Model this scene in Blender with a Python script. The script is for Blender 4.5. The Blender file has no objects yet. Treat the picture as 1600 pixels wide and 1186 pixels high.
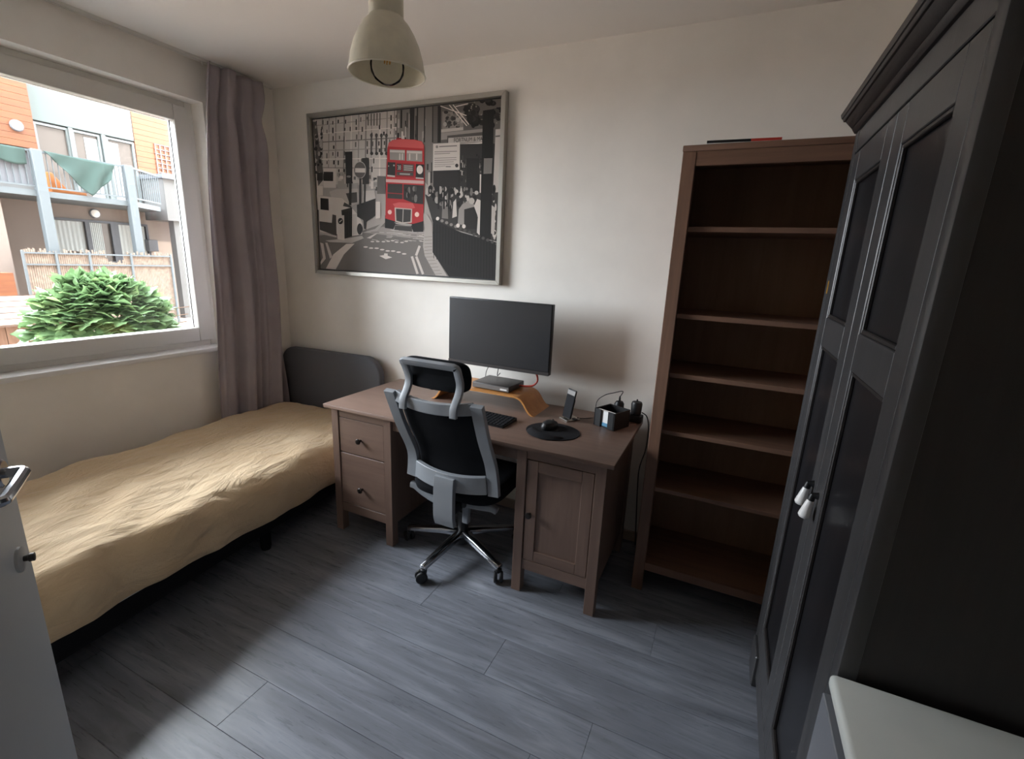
import bpy, bmesh, math, random
import numpy as np
from mathutils import Vector, Matrix, noise
PI = math.pi
R = math.radians
random.seed(7)
scn = bpy.context.scene
COL = scn.collection

# ------------------------------------------------------------------ camera
CAM = (2.9462, -2.4611, 1.5046)
YAW, PITCH, ROLL, FPX = -0.4254, -0.2445, 0.0433, 732.6
d = Vector((math.sin(YAW) * math.cos(PITCH), math.cos(YAW) * math.cos(PITCH), math.sin(PITCH)))
r0 = d.cross(Vector((0, 0, 1))).normalized()
u0 = r0.cross(d)
rr = math.cos(ROLL) * r0 + math.sin(ROLL) * u0
uu = -math.sin(ROLL) * r0 + math.cos(ROLL) * u0
cd = bpy.data.cameras.new('camera')
cam = bpy.data.objects.new('camera', cd)
COL.objects.link(cam)
m = Matrix((rr, uu, -d)).transposed().to_4x4()
m.translation = Vector(CAM)
cam.matrix_world = m
cd.sensor_fit = 'HORIZONTAL'
cd.sensor_width = 36.0
cd.lens = 36.0 * FPX / 1600.0
cd.clip_start = 0.02
cd.clip_end = 300
scn.camera = cam

# ------------------------------------------------------------------ light and exposure
wd = bpy.data.worlds.new('sky')
scn.world = wd
wd.use_nodes = True
bg = wd.node_tree.nodes['Background']
bg.inputs[0].default_value = (0.86, 0.93, 1.0, 1)
bg.inputs[1].default_value = 16.5
sun_d = bpy.data.lights.new('sun', 'SUN')
sun_d.energy = 5.0
sun_d.angle = R(1.0)
sun_d.color = (1.0, 0.93, 0.82)
sun = bpy.data.objects.new('sun', sun_d)
sun.rotation_euler = Vector((-0.62, -0.42, -0.34)).to_track_quat('-Z', 'Y').to_euler()
COL.objects.link(sun)
por_d = bpy.data.lights.new('window_portal', 'AREA')
por_d.shape = 'RECTANGLE'
por_d.size = 1.45
por_d.size_y = 1.40
por_d.cycles.is_portal = True
por = bpy.data.objects.new('window_portal', por_d)
por.matrix_world = Matrix.Translation((-0.22, -1.25, 1.62)) @ Vector((1, 0, 0)).to_track_quat('-Z', 'Y').to_matrix().to_4x4()
COL.objects.link(por)
scn.view_settings.view_transform = 'Standard'
scn.view_settings.look = 'None'
scn.view_settings.exposure = 0.87
scn.cycles.max_bounces = 14
scn.cycles.diffuse_bounces = 9
scn.view_settings.gamma = 1.0
scn.view_settings.use_curve_mapping = False


# ------------------------------------------------------------------ helpers
def lin(c):
    if isinstance(c, str):
        c = [int(c[i:i + 2], 16) / 255 for i in (0, 2, 4)]
    return tuple((x / 12.92 if x <= 0.04045 else ((x + 0.055) / 1.055) ** 2.4) for x in c)


class NT:
    def __init__(s, name):
        s.m = bpy.data.materials.new(name)
        s.m.use_nodes = True
        s.t = s.m.node_tree
        s.b = s.t.nodes['Principled BSDF']

    def n(s, typ, **kw):
        x = s.t.nodes.new(typ)
        for k, v in kw.items():
            setattr(x, k, v)
        return x

    def l(s, a, b):
        s.t.links.new(a, b)

    def coords(s, scale=(1, 1, 1), rnd=0.0, rot=(0, 0, 0)):
        tc = s.n('ShaderNodeTexCoord')
        mp = s.n('ShaderNodeMapping')
        mp.inputs['Scale'].default_value = scale
        mp.inputs['Rotation'].default_value = rot
        s.l(tc.outputs['Object'], mp.inputs['Vector'])
        if rnd:
            oi = s.n('ShaderNodeObjectInfo')
            mu = s.n('ShaderNodeMath', operation='MULTIPLY')
            mu.inputs[1].default_value = rnd
            s.l(oi.outputs['Random'], mu.inputs[0])
            s.l(mu.outputs[0], mp.inputs['Location'])
        return mp.outputs[0]

    def noise(s, vec, scale, detail=4, rough=0.55, dist=0.0):
        x = s.n('ShaderNodeTexNoise')
        x.inputs['Scale'].default_value = scale
        x.inputs['Detail'].default_value = detail
        x.inputs['Roughness'].default_value = rough
        x.inputs['Distortion'].default_value = dist
        s.l(vec, x.inputs['Vector'])
        return x.outputs[0]

    def ramp(s, fac, stops):
        x = s.n('ShaderNodeValToRGB')
        e = x.color_ramp.elements
        while len(e) < len(stops):
            e.new(0.5)
        for el, (p, c) in zip(e, stops):
            el.position = p
            el.color = (*lin(c), 1)
        s.l(fac, x.inputs[0])
        return x.outputs[0]

    def bump(s, fac, strength=0.2, dist=0.01):
        x = s.n('ShaderNodeBump')
        x.inputs['Strength'].default_value = strength
        x.inputs['Distance'].default_value = dist
        s.l(fac, x.inputs['Height'])
        s.l(x.outputs[0], s.b.inputs['Normal'])


def plain(name, c, rough=0.5, metal=0.0, spec=0.5, var=0.0, vscale=8, bump=0.0, bscale=80, emit=None, bdist=0.002):
    t = NT(name)
    t.b.inputs['Base Color'].default_value = (*lin(c), 1)
    t.b.inputs['Roughness'].default_value = rough
    t.b.inputs['Metallic'].default_value = metal
    t.b.inputs['Specular IOR Level'].default_value = spec
    if var or bump:
        v = t.coords()
    if var:
        cc = [int(c[i:i + 2], 16) / 255 for i in (0, 2, 4)]
        a = [max(0, x * (1 - var)) for x in cc]
        b = [min(1, x * (1 + var)) for x in cc]
        t.l(t.ramp(t.noise(v, vscale, 5), [(0.3, a), (0.7, b)]), t.b.inputs['Base Color'])
    if bump:
        t.bump(t.noise(v, bscale, 3), bump, bdist)
    if emit:
        t.b.inputs['Emission Color'].default_value = (*lin(c), 1)
        t.b.inputs['Emission Strength'].default_value = emit
    return t.m


def wood(name, c1, c2, axis='x', rough=0.45, scale=1.0, rnd=7.0, bump=0.06, c3=None, spec=0.5):
    t = NT(name)
    s = {'x': (1.2, 16, 16), 'y': (16, 1.2, 16), 'z': (16, 16, 1.2)}[axis]
    v = t.coords(tuple(k * scale for k in s), rnd)
    n1 = t.noise(v, 1.6, 6, 0.62, 0.6)
    stops = [(0.28, c1), (0.72, c2)] if c3 is None else [(0.22, c1), (0.5, c2), (0.78, c3)]
    t.l(t.ramp(n1, stops), t.b.inputs['Base Color'])
    t.b.inputs['Roughness'].default_value = rough
    t.b.inputs['Specular IOR Level'].default_value = spec
    n2 = t.noise(v, 9.0, 3, 0.6)
    t.bump(n2, bump, 0.004)
    return t.m


class MB:
    def __init__(s):
        s.v = []
        s.f = []
        s.c = []

    def add(s, vs, fs, col=None):
        o = len(s.v)
        s.v += [tuple(p) for p in vs]
        s.f += [tuple(i + o for i in f) for f in fs]
        if col is not None:
            s.c += [col] * len(fs)
        return s

    def box(s, x0, x1, y0, y1, z0, z1):
        return s.add([(x0, y0, z0), (x1, y0, z0), (x1, y1, z0), (x0, y1, z0), (x0, y0, z1), (x1, y0, z1), (x1, y1, z1), (x0, y1, z1)],
                     [(3, 2, 1, 0), (4, 5, 6, 7), (0, 1, 5, 4), (1, 2, 6, 5), (2, 3, 7, 6), (3, 0, 4, 7)])

    def hexa(s, lo, hi):
        return s.add(list(lo) + list(hi), [(3, 2, 1, 0), (4, 5, 6, 7), (0, 1, 5, 4), (1, 2, 6, 5), (2, 3, 7, 6), (3, 0, 4, 7)])

    def obox(s, mat, sx, sy, sz):
        k = len(s.v)
        s.box(-sx / 2, sx / 2, -sy / 2, sy / 2, -sz / 2, sz / 2)
        for i in range(k, len(s.v)):
            s.v[i] = tuple(mat @ Vector(s.v[i]))
        return s

    def beam(s, a, b, w, h, up=(0, 0, 1)):
        a = Vector(a); b = Vector(b)
        t = (b - a)
        L = t.length
        t.normalize()
        sd = t.cross(Vector(up)).normalized()
        u = sd.cross(t)
        mm = Matrix((t, sd, u)).transposed().to_4x4()
        mm.translation = (a + b) / 2
        return s.obox(mm, L, w, h)

    def sweep(s, pts, sec, up=(0, 0, 1), closed=False, scales=None):
        """sec: list of (side, up) points, swept along pts"""
        pts = [Vector(p) for p in pts]
        n = len(pts); k = len(sec)
        vs = []
        prev = None
        for i, p in enumerate(pts):
            if closed:
                t = pts[(i + 1) % n] - pts[i - 1]
            else:
                t = pts[min(i + 1, n - 1)] - pts[max(i - 1, 0)]
            t.normalize()
            u = Vector(up) if prev is None else prev
            if abs(u.dot(t)) > 0.98:
                u = Vector((1, 0, 0)) if abs(t.x) < 0.9 else Vector((0, 1, 0))
            sd = t.cross(u).normalized()
            u = sd.cross(t).normalized()
            prev = u if up is None or prev is not None or True else None
            sc = scales[i] if scales else 1.0
            for a, b in sec:
                vs.append(p + sd * a * sc + u * b * sc)
        fs = []
        for i in range(n if closed else n - 1):
            for j in range(k):
                a = i * k + j; b = i * k + (j + 1) % k
                c = ((i + 1) % n) * k + (j + 1) % k; e = ((i + 1) % n) * k + j
                fs.append((a, e, c, b))
        if not closed:
            fs.append(tuple(range(k)))
            fs.append(tuple(reversed(range((n - 1) * k, n * k))))
        return s.add(vs, fs)

    def tube(s, pts, r, seg=8, closed=False, scales=None):
        return s.sweep(pts, [(r * math.cos(2 * PI * i / seg), r * math.sin(2 * PI * i / seg)) for i in range(seg)], closed=closed, scales=scales)

    def lathe(s, prof, cen=(0, 0, 0), seg=24, axis='z', cap=True):
        vs = []
        for rad, h in prof:
            for i in range(seg):
                a = 2 * PI * i / seg
                p = (rad * math.cos(a), rad * math.sin(a), h)
                if axis == 'y': p = (p[0], -p[2], p[1])
                if axis == '-x': p = (-p[2], p[1], p[0])
                if axis == 'x': p = (p[2], p[1], -p[0])
                vs.append((p[0] + cen[0], p[1] + cen[1], p[2] + cen[2]))
        fs = []
        for k in range(len(prof) - 1):
            for i in range(seg):
                j = (i + 1) % seg
                fs.append((k * seg + i, k * seg + j, (k + 1) * seg + j, (k + 1) * seg + i))
        if cap:
            fs.append(tuple(reversed(range(seg))))
            fs.append(tuple(range((len(prof) - 1) * seg, len(prof) * seg)))
        return s.add(vs, fs)

    def prism(s, poly, axis, a, b):
        def P(p, h):
            return {'x': (h, p[0], p[1]), 'y': (p[0], h, p[1]), 'z': (p[0], p[1], h)}[axis]
        n = len(poly)
        return s.add([P(p, a) for p in poly] + [P(p, b) for p in poly],
                     [tuple(range(n)), tuple(reversed(range(n, 2 * n)))] + [(i, i + n, (i + 1) % n + n, (i + 1) % n) for i in range(n)])

    def grid(s, fn, nu, nv):
        vs = [fn(i / nu, j / nv) for j in range(nv + 1) for i in range(nu + 1)]
        fs = [(j * (nu + 1) + i, j * (nu + 1) + i + 1, (j + 1) * (nu + 1) + i + 1, (j + 1) * (nu + 1) + i) for j in range(nv) for i in range(nu)]
        return s.add(vs, fs)

    def mesh(s, name, bev=0.0, seg=1, smooth=35, fixn=True):
        me = bpy.data.meshes.new(name)
        me.from_pydata(s.v, [], s.f)
        if bev or fixn:
            bm = bmesh.new()
            bm.from_mesh(me)
            if fixn:
                bmesh.ops.recalc_face_normals(bm, faces=bm.faces)
            if bev:
                es = [e for e in bm.edges if len(e.link_faces) == 2 and e.calc_face_angle(0) > R(30)]
                bmesh.ops.bevel(bm, geom=es, offset=bev, segments=seg, affect='EDGES', profile=0.5, clamp_overlap=True)
            bm.to_mesh(me)
            bm.free()
        if smooth:
            me.shade_smooth()
            me.set_sharp_from_angle(angle=R(smooth))
        return me

    def build(s, name, mat, parent=None, bev=0.0, seg=1, smooth=35, fixn=True, loc=None):
        me = s.mesh(name, bev, seg, smooth, fixn)
        me.materials.append(mat)
        o = bpy.data.objects.new(name, me)
        COL.objects.link(o)
        if parent is not None:
            o.parent = parent
        if loc is not None:
            o.location = loc
        return o


def tag(o, label=None, cat=None, group=None, kind=None):
    if label: o['label'] = label
    if cat: o['category'] = cat
    if group: o['group'] = group
    if kind: o['kind'] = kind
    return o


def thing(name, label, cat, loc=(0, 0, 0), rz=0.0, group=None):
    o = bpy.data.objects.new(name, None)
    COL.objects.link(o)
    o.location = loc
    o.rotation_euler = (0, 0, rz)
    o.empty_display_size = 0.1
    return tag(o, label, cat, group)


def struct(o):
    o['kind'] = 'structure'
    return o


def clone(src, parent, loc=None, name=None):
    o = src.copy()
    COL.objects.link(o)
    o.parent = parent
    if loc is not None:
        o.location = loc
    return o


def bez(p0, p1, p2, p3, n=14):
    out = []
    for i in range(n + 1):
        t = i / n
        out.append(tuple((1 - t) ** 3 * a + 3 * (1 - t) ** 2 * t * b + 3 * (1 - t) * t * t * c + t ** 3 * e for a, b, c, e in zip(p0, p1, p2, p3)))
    return out


def spline(pts, n=8):
    """catmull-rom through pts"""
    P = [Vector(p) for p in pts]
    P = [2 * P[0] - P[1]] + P + [2 * P[-1] - P[-2]]
    out = []
    for i in range(1, len(P) - 2):
        for k in range(n):
            t = k / n
            out.append(0.5 * ((2 * P[i]) + (P[i + 1] - P[i - 1]) * t + (2 * P[i - 1] - 5 * P[i] + 4 * P[i + 1] - P[i + 2]) * t * t + (3 * P[i] - P[i - 1] - 3 * P[i + 1] + P[i + 2]) * t ** 3))
    out.append(P[-2])
    return out


# ------------------------------------------------------------------ materials
M = {}
M['wall'] = plain('wall_paint', 'F0ECE5', 0.9, spec=0.2, var=0.02, vscale=3, bump=0.05, bscale=260, bdist=0.001)
M['ceiling'] = plain('ceiling_paint', 'F0EDE8', 0.95, spec=0.1, bump=0.05, bscale=300, bdist=0.001)
M['white'] = plain('white_lacquer', 'DEDCD6', 0.4)
M['upvc'] = plain('window_frame_white', 'D8D5CE', 0.35)
M['sill'] = plain('sill_white', 'E4E2E0', 0.3)
M['doorpaint'] = plain('door_paint', 'B2B5B6', 0.5, bump=0.04, bscale=200)
M['deskwood'] = wood('grey_brown_stain', '6C564B', '7D665A', 'x', 0.42)
M['deskwood_z'] = wood('grey_brown_stain_upright', '6C564B', '7D665A', 'z', 0.45)
M['shelfwood'] = wood('brown_stain', '6E5142', '856450', 'x', 0.5)
M['shelfwood_z'] = wood('brown_stain_upright', '6E5142', '856450', 'z', 0.5)
M['blackbrown'] = wood('black_brown_stain', '24201F', '302B2A', 'z', 0.42, bump=0.05)
M['blackdoor'] = wood('black_door_stain', '3A393A', '454445', 'z', 0.36, bump=0.04)
M['blackpanel'] = wood('black_panel', '1B1A1C', '232225', 'z', 0.3, bump=0.03)
M['black'] = plain('black_plastic', '141416', 0.45)
M['blackmat'] = plain('black_matte', '17171A', 0.8, spec=0.2, bump=0.1, bscale=500)
M['blackfab'] = plain('black_fabric', '1B1C1F', 0.95, spec=0.1, bump=0.2, bscale=700)
M['darkfab'] = plain('charcoal_fabric', '67686D', 0.9, spec=0.15, bump=0.15, bscale=500)
M['greyplast'] = plain('grey_plastic', '8E9297', 0.42, var=0.03, vscale=5)
M['chrome'] = plain('polished_metal', 'B8BABE', 0.18, metal=1.0)
M['steel'] = plain('brushed_steel', 'B4B0A8', 0.3, metal=1.0)
M['knob'] = plain('dark_metal_knob', '3A3634', 0.35, metal=0.8)
M['ceramic'] = plain('white_ceramic', 'E6E4E2', 0.2)
M['alu'] = plain('aluminium_frame', 'AEABA3', 0.38, metal=0.6)
M['bentwood'] = wood('bent_birch', 'B5793F', 'C98E52', 'x', 0.4, bump=0.03)
M['screen'] = plain('dark_screen', '2A2A2C', 0.36, spec=0.5)
M['red'] = plain('red_cable', 'A83A28', 0.5)
M['paper'] = plain('white_paper', 'DCDCDA', 0.8)
M['blueprint'] = plain('blue_print', '4F86A6', 0.7)
M['lampcream'] = plain('cream_enamel', 'E8E2CE', 0.38, var=0.03, vscale=20)
M['lampin'] = plain('lamp_inside', 'E0DBCB', 0.5)
M['darkgrey'] = plain('dark_grey_plastic', '3A3635', 0.4)
M['leadgrey'] = plain('grey_case', '6E6A67', 0.45)
M['redpaper'] = plain('red_paper', 'C23A2A', 0.6)
M['baseb'] = plain('baseboard_paint', 'A8988C', 0.6)

t = NT('clear_glass')
t.b.inputs['Base Color'].default_value = (1, 1, 1, 1)
gl = t.n('ShaderNodeBsdfGlossy'); gl.inputs['Roughness'].default_value = 0.02
tr = t.n('ShaderNodeBsdfTransparent')
fr = t.n('ShaderNodeFresnel'); fr.inputs['IOR'].default_value = 1.35
mx = t.n('ShaderNodeMixShader')
t.l(fr.outputs[0], mx.inputs[0]); t.l(tr.outputs[0], mx.inputs[1]); t.l(gl.outputs[0], mx.inputs[2])
t.l(mx.outputs[0], t.t.nodes['Material Output'].inputs[0])
M['glass'] = t.m

t = NT('bulb_glass')
gl = t.n('ShaderNodeBsdfGlossy'); gl.inputs['Roughness'].default_value = 0.03
tr = t.n('ShaderNodeBsdfTransparent')
fr = t.n('ShaderNodeFresnel'); fr.inputs['IOR'].default_value = 1.12
mx = t.n('ShaderNodeMixShader')
t.l(fr.outputs[0], mx.inputs[0]); t.l(tr.outputs[0], mx.inputs[1]); t.l(gl.outputs[0], mx.inputs[2])
t.l(mx.outputs[0], t.t.nodes['Material Output'].inputs[0])
M['bulb'] = t.m
M['filament'] = plain('amber_filament', 'D9A23A', 0.4)

# laminate floor
t = NT('grey_laminate')
v = t.coords((1.1, 13, 1), 9.0)
n1 = t.noise(v, 1.5, 7, 0.62, 1.2)
v2 = t.coords((0.8, 3.2, 1), 5.0)
n2 = t.noise(v2, 2.0, 4, 0.55, 1.6)
ad = t.n('ShaderNodeMath', operation='ADD'); ml = t.n('ShaderNodeMath', operation='MULTIPLY'); ml.inputs[1].default_value = 0.55
t.l(n2, ml.inputs[0]); t.l(n1, ad.inputs[0]); t.l(ml.outputs[0], ad.inputs[1])
t.l(t.ramp(ad.outputs[0], [(0.45, '5E6168'), (0.75, '74777F'), (1.1 - 0.1, '8A8E97')]), t.b.inputs['Base Color'])
n3 = t.noise(v, 7.0, 3, 0.6)
mr = t.n('ShaderNodeMapRange'); mr.inputs[3].default_value = 0.22; mr.inputs[4].default_value = 0.36
t.l(n3, mr.inputs[0]); t.l(mr.outputs[0], t.b.inputs['Roughness'])
t.bump(n3, 0.05, 0.002)
M['floor'] = t.m
M['joint'] = plain('floor_joint', '4A4B50', 0.8)

# bed sheet
t = NT('tan_cotton')
v = t.coords()
t.l(t.ramp(t.noise(v, 2.2, 5), [(0.3, 'D2B48D'), (0.7, 'E0C7A4')]), t.b.inputs['Base Color'])
t.b.inputs['Roughness'].default_value = 0.9
t.b.inputs['Specular IOR Level'].default_value = 0.15
t.b.inputs['Sheen Weight'].default_value = 0.2
v3 = t.coords((5, 1.6, 3), rot=(0, 0, 0.5))
t.bump(t.noise(v3, 3.0, 6, 0.62, 1.8), 0.6, 0.035)
M['sheet'] = t.m

# curtain
t = NT('mauve_curtain')
v = t.coords((1, 1, 1))
t.l(t.ramp(t.noise(v, 5, 4), [(0.3, 'AEA5A9'), (0.7, 'BAB1B5')]), t.b.inputs['Base Color'])
t.b.inputs['Roughness'].default_value = 0.9
t.b.inputs['Specular IOR Level'].default_value = 0.1
tl = t.n('ShaderNodeBsdfTranslucent'); tl.inputs[0].default_value = (*lin('7A6A6A'), 1)
mx = t.n('ShaderNodeMixShader'); mx.inputs[0].default_value = 0.2
t.l(t.b.outputs[0], mx.inputs[1]); t.l(tl.outputs[0], mx.inputs[2])
t.l(mx.outputs[0], t.t.nodes['Material Output'].inputs[0])
M['curtain'] = t.m

# printed picture: colour stored per face
t = NT('printed_photo')
at = t.n('ShaderNodeVertexColor'); at.layer_name = 'print'
t.l(at.outputs[0], t.b.inputs['Base Color'])
t.b.inputs['Roughness'].default_value = 0.65
t.b.inputs['Specular IOR Level'].default_value = 0.2
M['print'] = t.m
M['printink'] = plain('print_ink', '2A2725', 0.7)
M['printwhite'] = plain('print_white', 'B9B2A9', 0.7)

# outdoor
M['xwall'] = plain('render_pale', '5E5D5B', 0.9, var=0.03, vscale=1)
M['xfascia'] = plain('fibre_cement_panel', '59605D', 0.8)
M['xbeige'] = plain('beige_render', '756A62', 0.9, var=0.03, vscale=1)
M['xwood'] = wood('orange_cladding', '5E3018', '6E421F', 'y', 0.6, scale=0.6)
M['xsteel'] = plain('galvanised_steel', '535A5D', 0.5)
M['xframe'] = plain('pale_window_frame', '686E6D', 0.5)
M['xdark'] = plain('dark_window_frame', '3B3D42', 0.5)
M['xglass'] = plain('dark_window_glass', '58504A', 0.08, spec=0.8)
M['xcurtain'] = plain('net_curtain', '9DA19F', 0.9)
M['xgreen'] = plain('green_cloth', '293B36', 0.9, var=0.06, vscale=4)
M['xbamboo'] = plain('bamboo_screen', '76685C', 0.9, var=0.12, vscale=9)
M['xground'] = plain('brick_paving', '8A7A6E', 0.9, var=0.12, vscale=2)
M['xroof'] = plain('brown_felt_roof', '6A574C', 0.9, var=0.1, vscale=6)
M['xshed'] = wood('shed_boards', '6E5444', '846857', 'z', 0.8)
M['xcoping'] = plain('grey_coping', '5C5F64', 0.6)
M['xorange'] = plain('orange_furniture', '864A14', 0.7)
t = NT('leaf_green')
oi = t.n('ShaderNodeObjectInfo')
v = t.coords()
nn = t.noise(v, 6, 3)
ad = t.n('ShaderNodeMath', operation='ADD'); t.l(nn, ad.inputs[0])
ml = t.n('ShaderNodeMath', operation='MULTIPLY'); ml.inputs[1].default_value = 0.5
t.l(oi.outputs['Random'], ml.inputs[0]); t.l(ml.outputs[0], ad.inputs[1])
cr = t.ramp(ad.outputs[0], [(0.35, '48603F'), (0.65, '5E7850'), (0.95, '7F9764')])
t.l(cr, t.b.inputs['Base Color'])
t.b.inputs['Roughness'].default_value = 0.45
tl = t.n('ShaderNodeBsdfTranslucent'); t.l(cr, tl.inputs[0])
mx = t.n('ShaderNodeMixShader'); mx.inputs[0].default_value = 0.3
t.l(t.b.outputs[0], mx.inputs[1]); t.l(tl.outputs[0], mx.inputs[2])
t.l(mx.outputs[0], t.t.nodes['Material Output'].inputs[0])
M['leaf'] = t.m
M['bark'] = plain('bark', '5B4636', 0.9)

M['shademass'] = plain('shade_mass_render', '8F8A84', 0.9)
GZ0 = -1.2
# ------------------------------------------------------------------ room shell
H = 2.55
XR, YN = 3.84, -2.95
fl = struct(MB().box(-0.25, XR + 0.2, YN - 0.2, 0.2, -0.15, -0.004).build('floor', M['joint'], smooth=0))
PW, PL = 0.1913, 1.95
row0 = -1.7485
joint_known = {0: 1.621, 4: 1.875, -1: 0.95, 1: 0.62, 2: 2.72, 3: 0.35, 5: 0.9, 6: 2.4, -2: 2.1}
rng = random.Random(3)
mesh_cache = {}
for k in range(-7, 10):
    y0 = row0 + k * PW
    y1 = y0 + PW
    if y1 < YN or y0 > 0: continue
    y0c, y1c = max(y0, YN), min(y1, 0)
    j = joint_known.get(k, rng.uniform(0, PL))
    xs = [0.0] + [j + i * PL for i in range(-4, 5) if 0.03 < j + i * PL < XR - 0.03] + [XR]
    for a, b in zip(xs[:-1], xs[1:]):
        key = (round(b - a, 3), round(y1c - y0c, 3))
        g = 0.0005
        if key not in mesh_cache:
            mb = MB().box(g, (b - a) - g, g, (y1c - y0c) - g, -0.006, 0.0)
            me = mb.mesh('plank', bev=0.0006, smooth=0)
            me.materials.append(M['floor'])
            mesh_cache[key] = me
        o = bpy.data.objects.new('plank', mesh_cache[key])
        COL.objects.link(o)
        o.parent = fl
        o.location = (a, y0c, 0)
struct(MB().box(-0.25, XR + 0.2, YN - 0.2, 0.2, H, H + 0.2).build('ceiling', M['ceiling'], smooth=0))
struct(MB().box(-0.25, XR + 0.2, 0, 0.2, 0, H).build('wall_back', M['wall'], smooth=0))
struct(MB().box(XR, XR + 0.2, YN, 0, 0, H).build('wall_right', M['wall'], smooth=0))
struct(MB().box(-0.25, XR + 0.2, YN - 0.2, YN, 0, H).build('wall_near', M['wall'], smooth=0))
struct(MB().box(0.0, 2.39, YN, -2.60, 0, H).build('wall_corner', M['wall'], smooth=0))
# unseen storeys above and beside the room, added to shade the courtyard facade
struct(MB().box(-0.25, 12, -40, 18.8, H + 0.2, 20.0).box(-0.25, 12, 0.2, 18.8, GZ0, H + 0.2).box(-0.25, 12, 36, 60, GZ0, 20.0).box(-0.25, 12, -40, YN - 0.2, GZ0, H + 0.2).box(-0.25, 12, YN - 0.2, 0.2, GZ0, -0.15).build('wall_added_shade', M['shademass'], smooth=0))
WY0, WY1, WZ0, WZ1 = -2.02, -0.485, 0.90, 2.33      # window opening
wl = MB()
wl.box(-0.25, 0, WY1, 0.0, 0, H).box(-0.25, 0, YN, WY0, 0, H)
wl.box(-0.25, 0, WY0, WY1, 0, WZ0).box(-0.25, 0, WY0, WY1, WZ1, H)
struct(wl.build('wall_window', M['wall'], smooth=0))
struct(MB().box(0.0, 2.65, -0.012, 0, 0, 0.06).box(2.65, XR, -0.012, 0, 0, 0.06).build('baseboard_back', M['baseb'], bev=0.003))
struct(MB().box(0.0, 0.012, -2.60, -0.012, 0, 0.06).build('baseboard_window', M['baseb'], bev=0.003))

# window: outer frame, sash, pane, sill
wf = MB()
fx0, fx1 = -0.17, -0.10
def ring(mb, x0, x1, a0, a1, b0, b1, w):
    mb.box(x0, x1, a0, a0 + w, b0, b1).box(x0, x1, a1 - w, a1, b0, b1)
    mb.box(x0, x1, a0 + w, a1 - w, b0, b0 + w).box(x0, x1, a0 + w, a1 - w, b1 - w, b1)
    return mb
win = struct(ring(MB(), -0.18, -0.105, WY0, WY1, WZ0, WZ1, 0.045).build('window_1', M['upvc'], bev=0.003))
sash = ring(MB(), -0.165, -0.092, WY0 + 0.035, WY1 - 0.03, WZ0 + 0.035, WZ1 - 0.03, 0.085).build('sash', M['upvc'], win, bev=0.006, seg=2)
MB().box(-0.148, -0.140, WY0 + 0.115, WY1 - 0.11, WZ0 + 0.115, WZ1 - 0.11).build('pane', M['glass'], sash, smooth=0)
sl = MB().box(-0.105, 0.03, WY0 - 0.03, WY1 + 0.0, WZ0 - 0.022, WZ0 + 0.004).build('window_sill', M['sill'], win, bev=0.004, seg=2)
g = ring(MB(), -0.150, -0.138, WY0 + 0.112, WY1 - 0.107, WZ0 + 0.112, WZ1 - 0.107, 0.008).build('gasket', M['darkgrey'], sash)
# outside sill and reveal
MB().box(-0.33, -0.18, WY0 - 0.02, WY1 + 0.02, WZ0 - 0.03, WZ0).build('outer_sill', M['xcoping'], win)

# ------------------------------------------------------------------ curtain rail and curtain
rail = thing('curtain_rail', 'thin white curtain rail along the ceiling above the window', 'curtain rail', (0.035, -1.1, H))
MB().prism([(-0.012, 0), (0.012, 0), (0.012, -0.016), (0.005, -0.016), (0.005, -0.005), (-0.005, -0.005), (-0.005, -0.016), (-0.012, -0.016)], 'y', -1.15, 1.06).build('track', M['white'], rail)
MB().box(-0.014, 0.014, -0.42, -0.40, -0.018, 0).build('bracket', M['white'], rail, bev=0.002)
MB().box(-0.013, 0.013, 1.055, 1.065, -0.018, 0).build('end_cap', M['white'], rail, bev=0.002)
cur = thing('curtain', 'mauve grey curtain drawn aside in folds between window and corner', 'curtain', (0.055, -0.3, 0))
def curtain_fn(u, v):
    z = 2.525 - v * 2.095
    yl = -0.215 + (-0.140) * v ** 0.7
    yr = 0.165 + 0.018 * min(1, v * 1.6)
    # gathered top corner bulging out at the right
    yr += -0.025 * math.exp(-((v - 0.11) / 0.03) ** 2) + 0.012 * math.exp(-((v - 0.04) / 0.03) ** 2)
    ph = u + 0.03 * math.sin(3.0 * v + 5 * u) + 0.02 * math.sin(7 * v)
    amp = 0.026 + 0.012 * v
    w = 0.75 * math.sin(2 * PI * 2.7 * ph + 0.6) + 0.5 * math.sin(2 * PI * 4.4 * ph + 1.9 + 1.3 * v) + 0.3 * math.sin(2 * PI * 8.3 * ph + 1.5 + 2 * v) + 0.8 * noise.noise(Vector((u * 4.5, v * 2.2, 4.1)))
    x = 0.034 + amp * w
    x += 0.02 * math.exp(-((u - 0.75 - 0.9 * (v - 0.1)) / 0.07) ** 2) * math.exp(-((v - 0.16) / 0.10) ** 2)
    x -= 0.022 * math.exp(-((u - 0.42 - 0.5 * v) / 0.05) ** 2) * math.exp(-((v - 0.15) / 0.12) ** 2)
    x += 0.006 * noise.noise(Vector((u * 9, v * 6, 1.3)))
    y = yl + (yr - yl) * u
    y += 0.012 * math.cos(2 * PI * 3.6 * ph)
    return (max(x, -0.035), y, z)
cb = MB().grid(curtain_fn, 110, 90)
co = cb.build('curtain_cloth', M['curtain'], cur, smooth=80, fixn=False)
sm = co.modifiers.new('thickness', 'SOLIDIFY'); sm.thickness = 0.003
for i in range(6):
    MB().box(-0.022, -0.012, -0.19 + i * 0.066, -0.184 + i * 0.066, 2.518, 2.534).build('hook', M['white'], cur)

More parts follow.
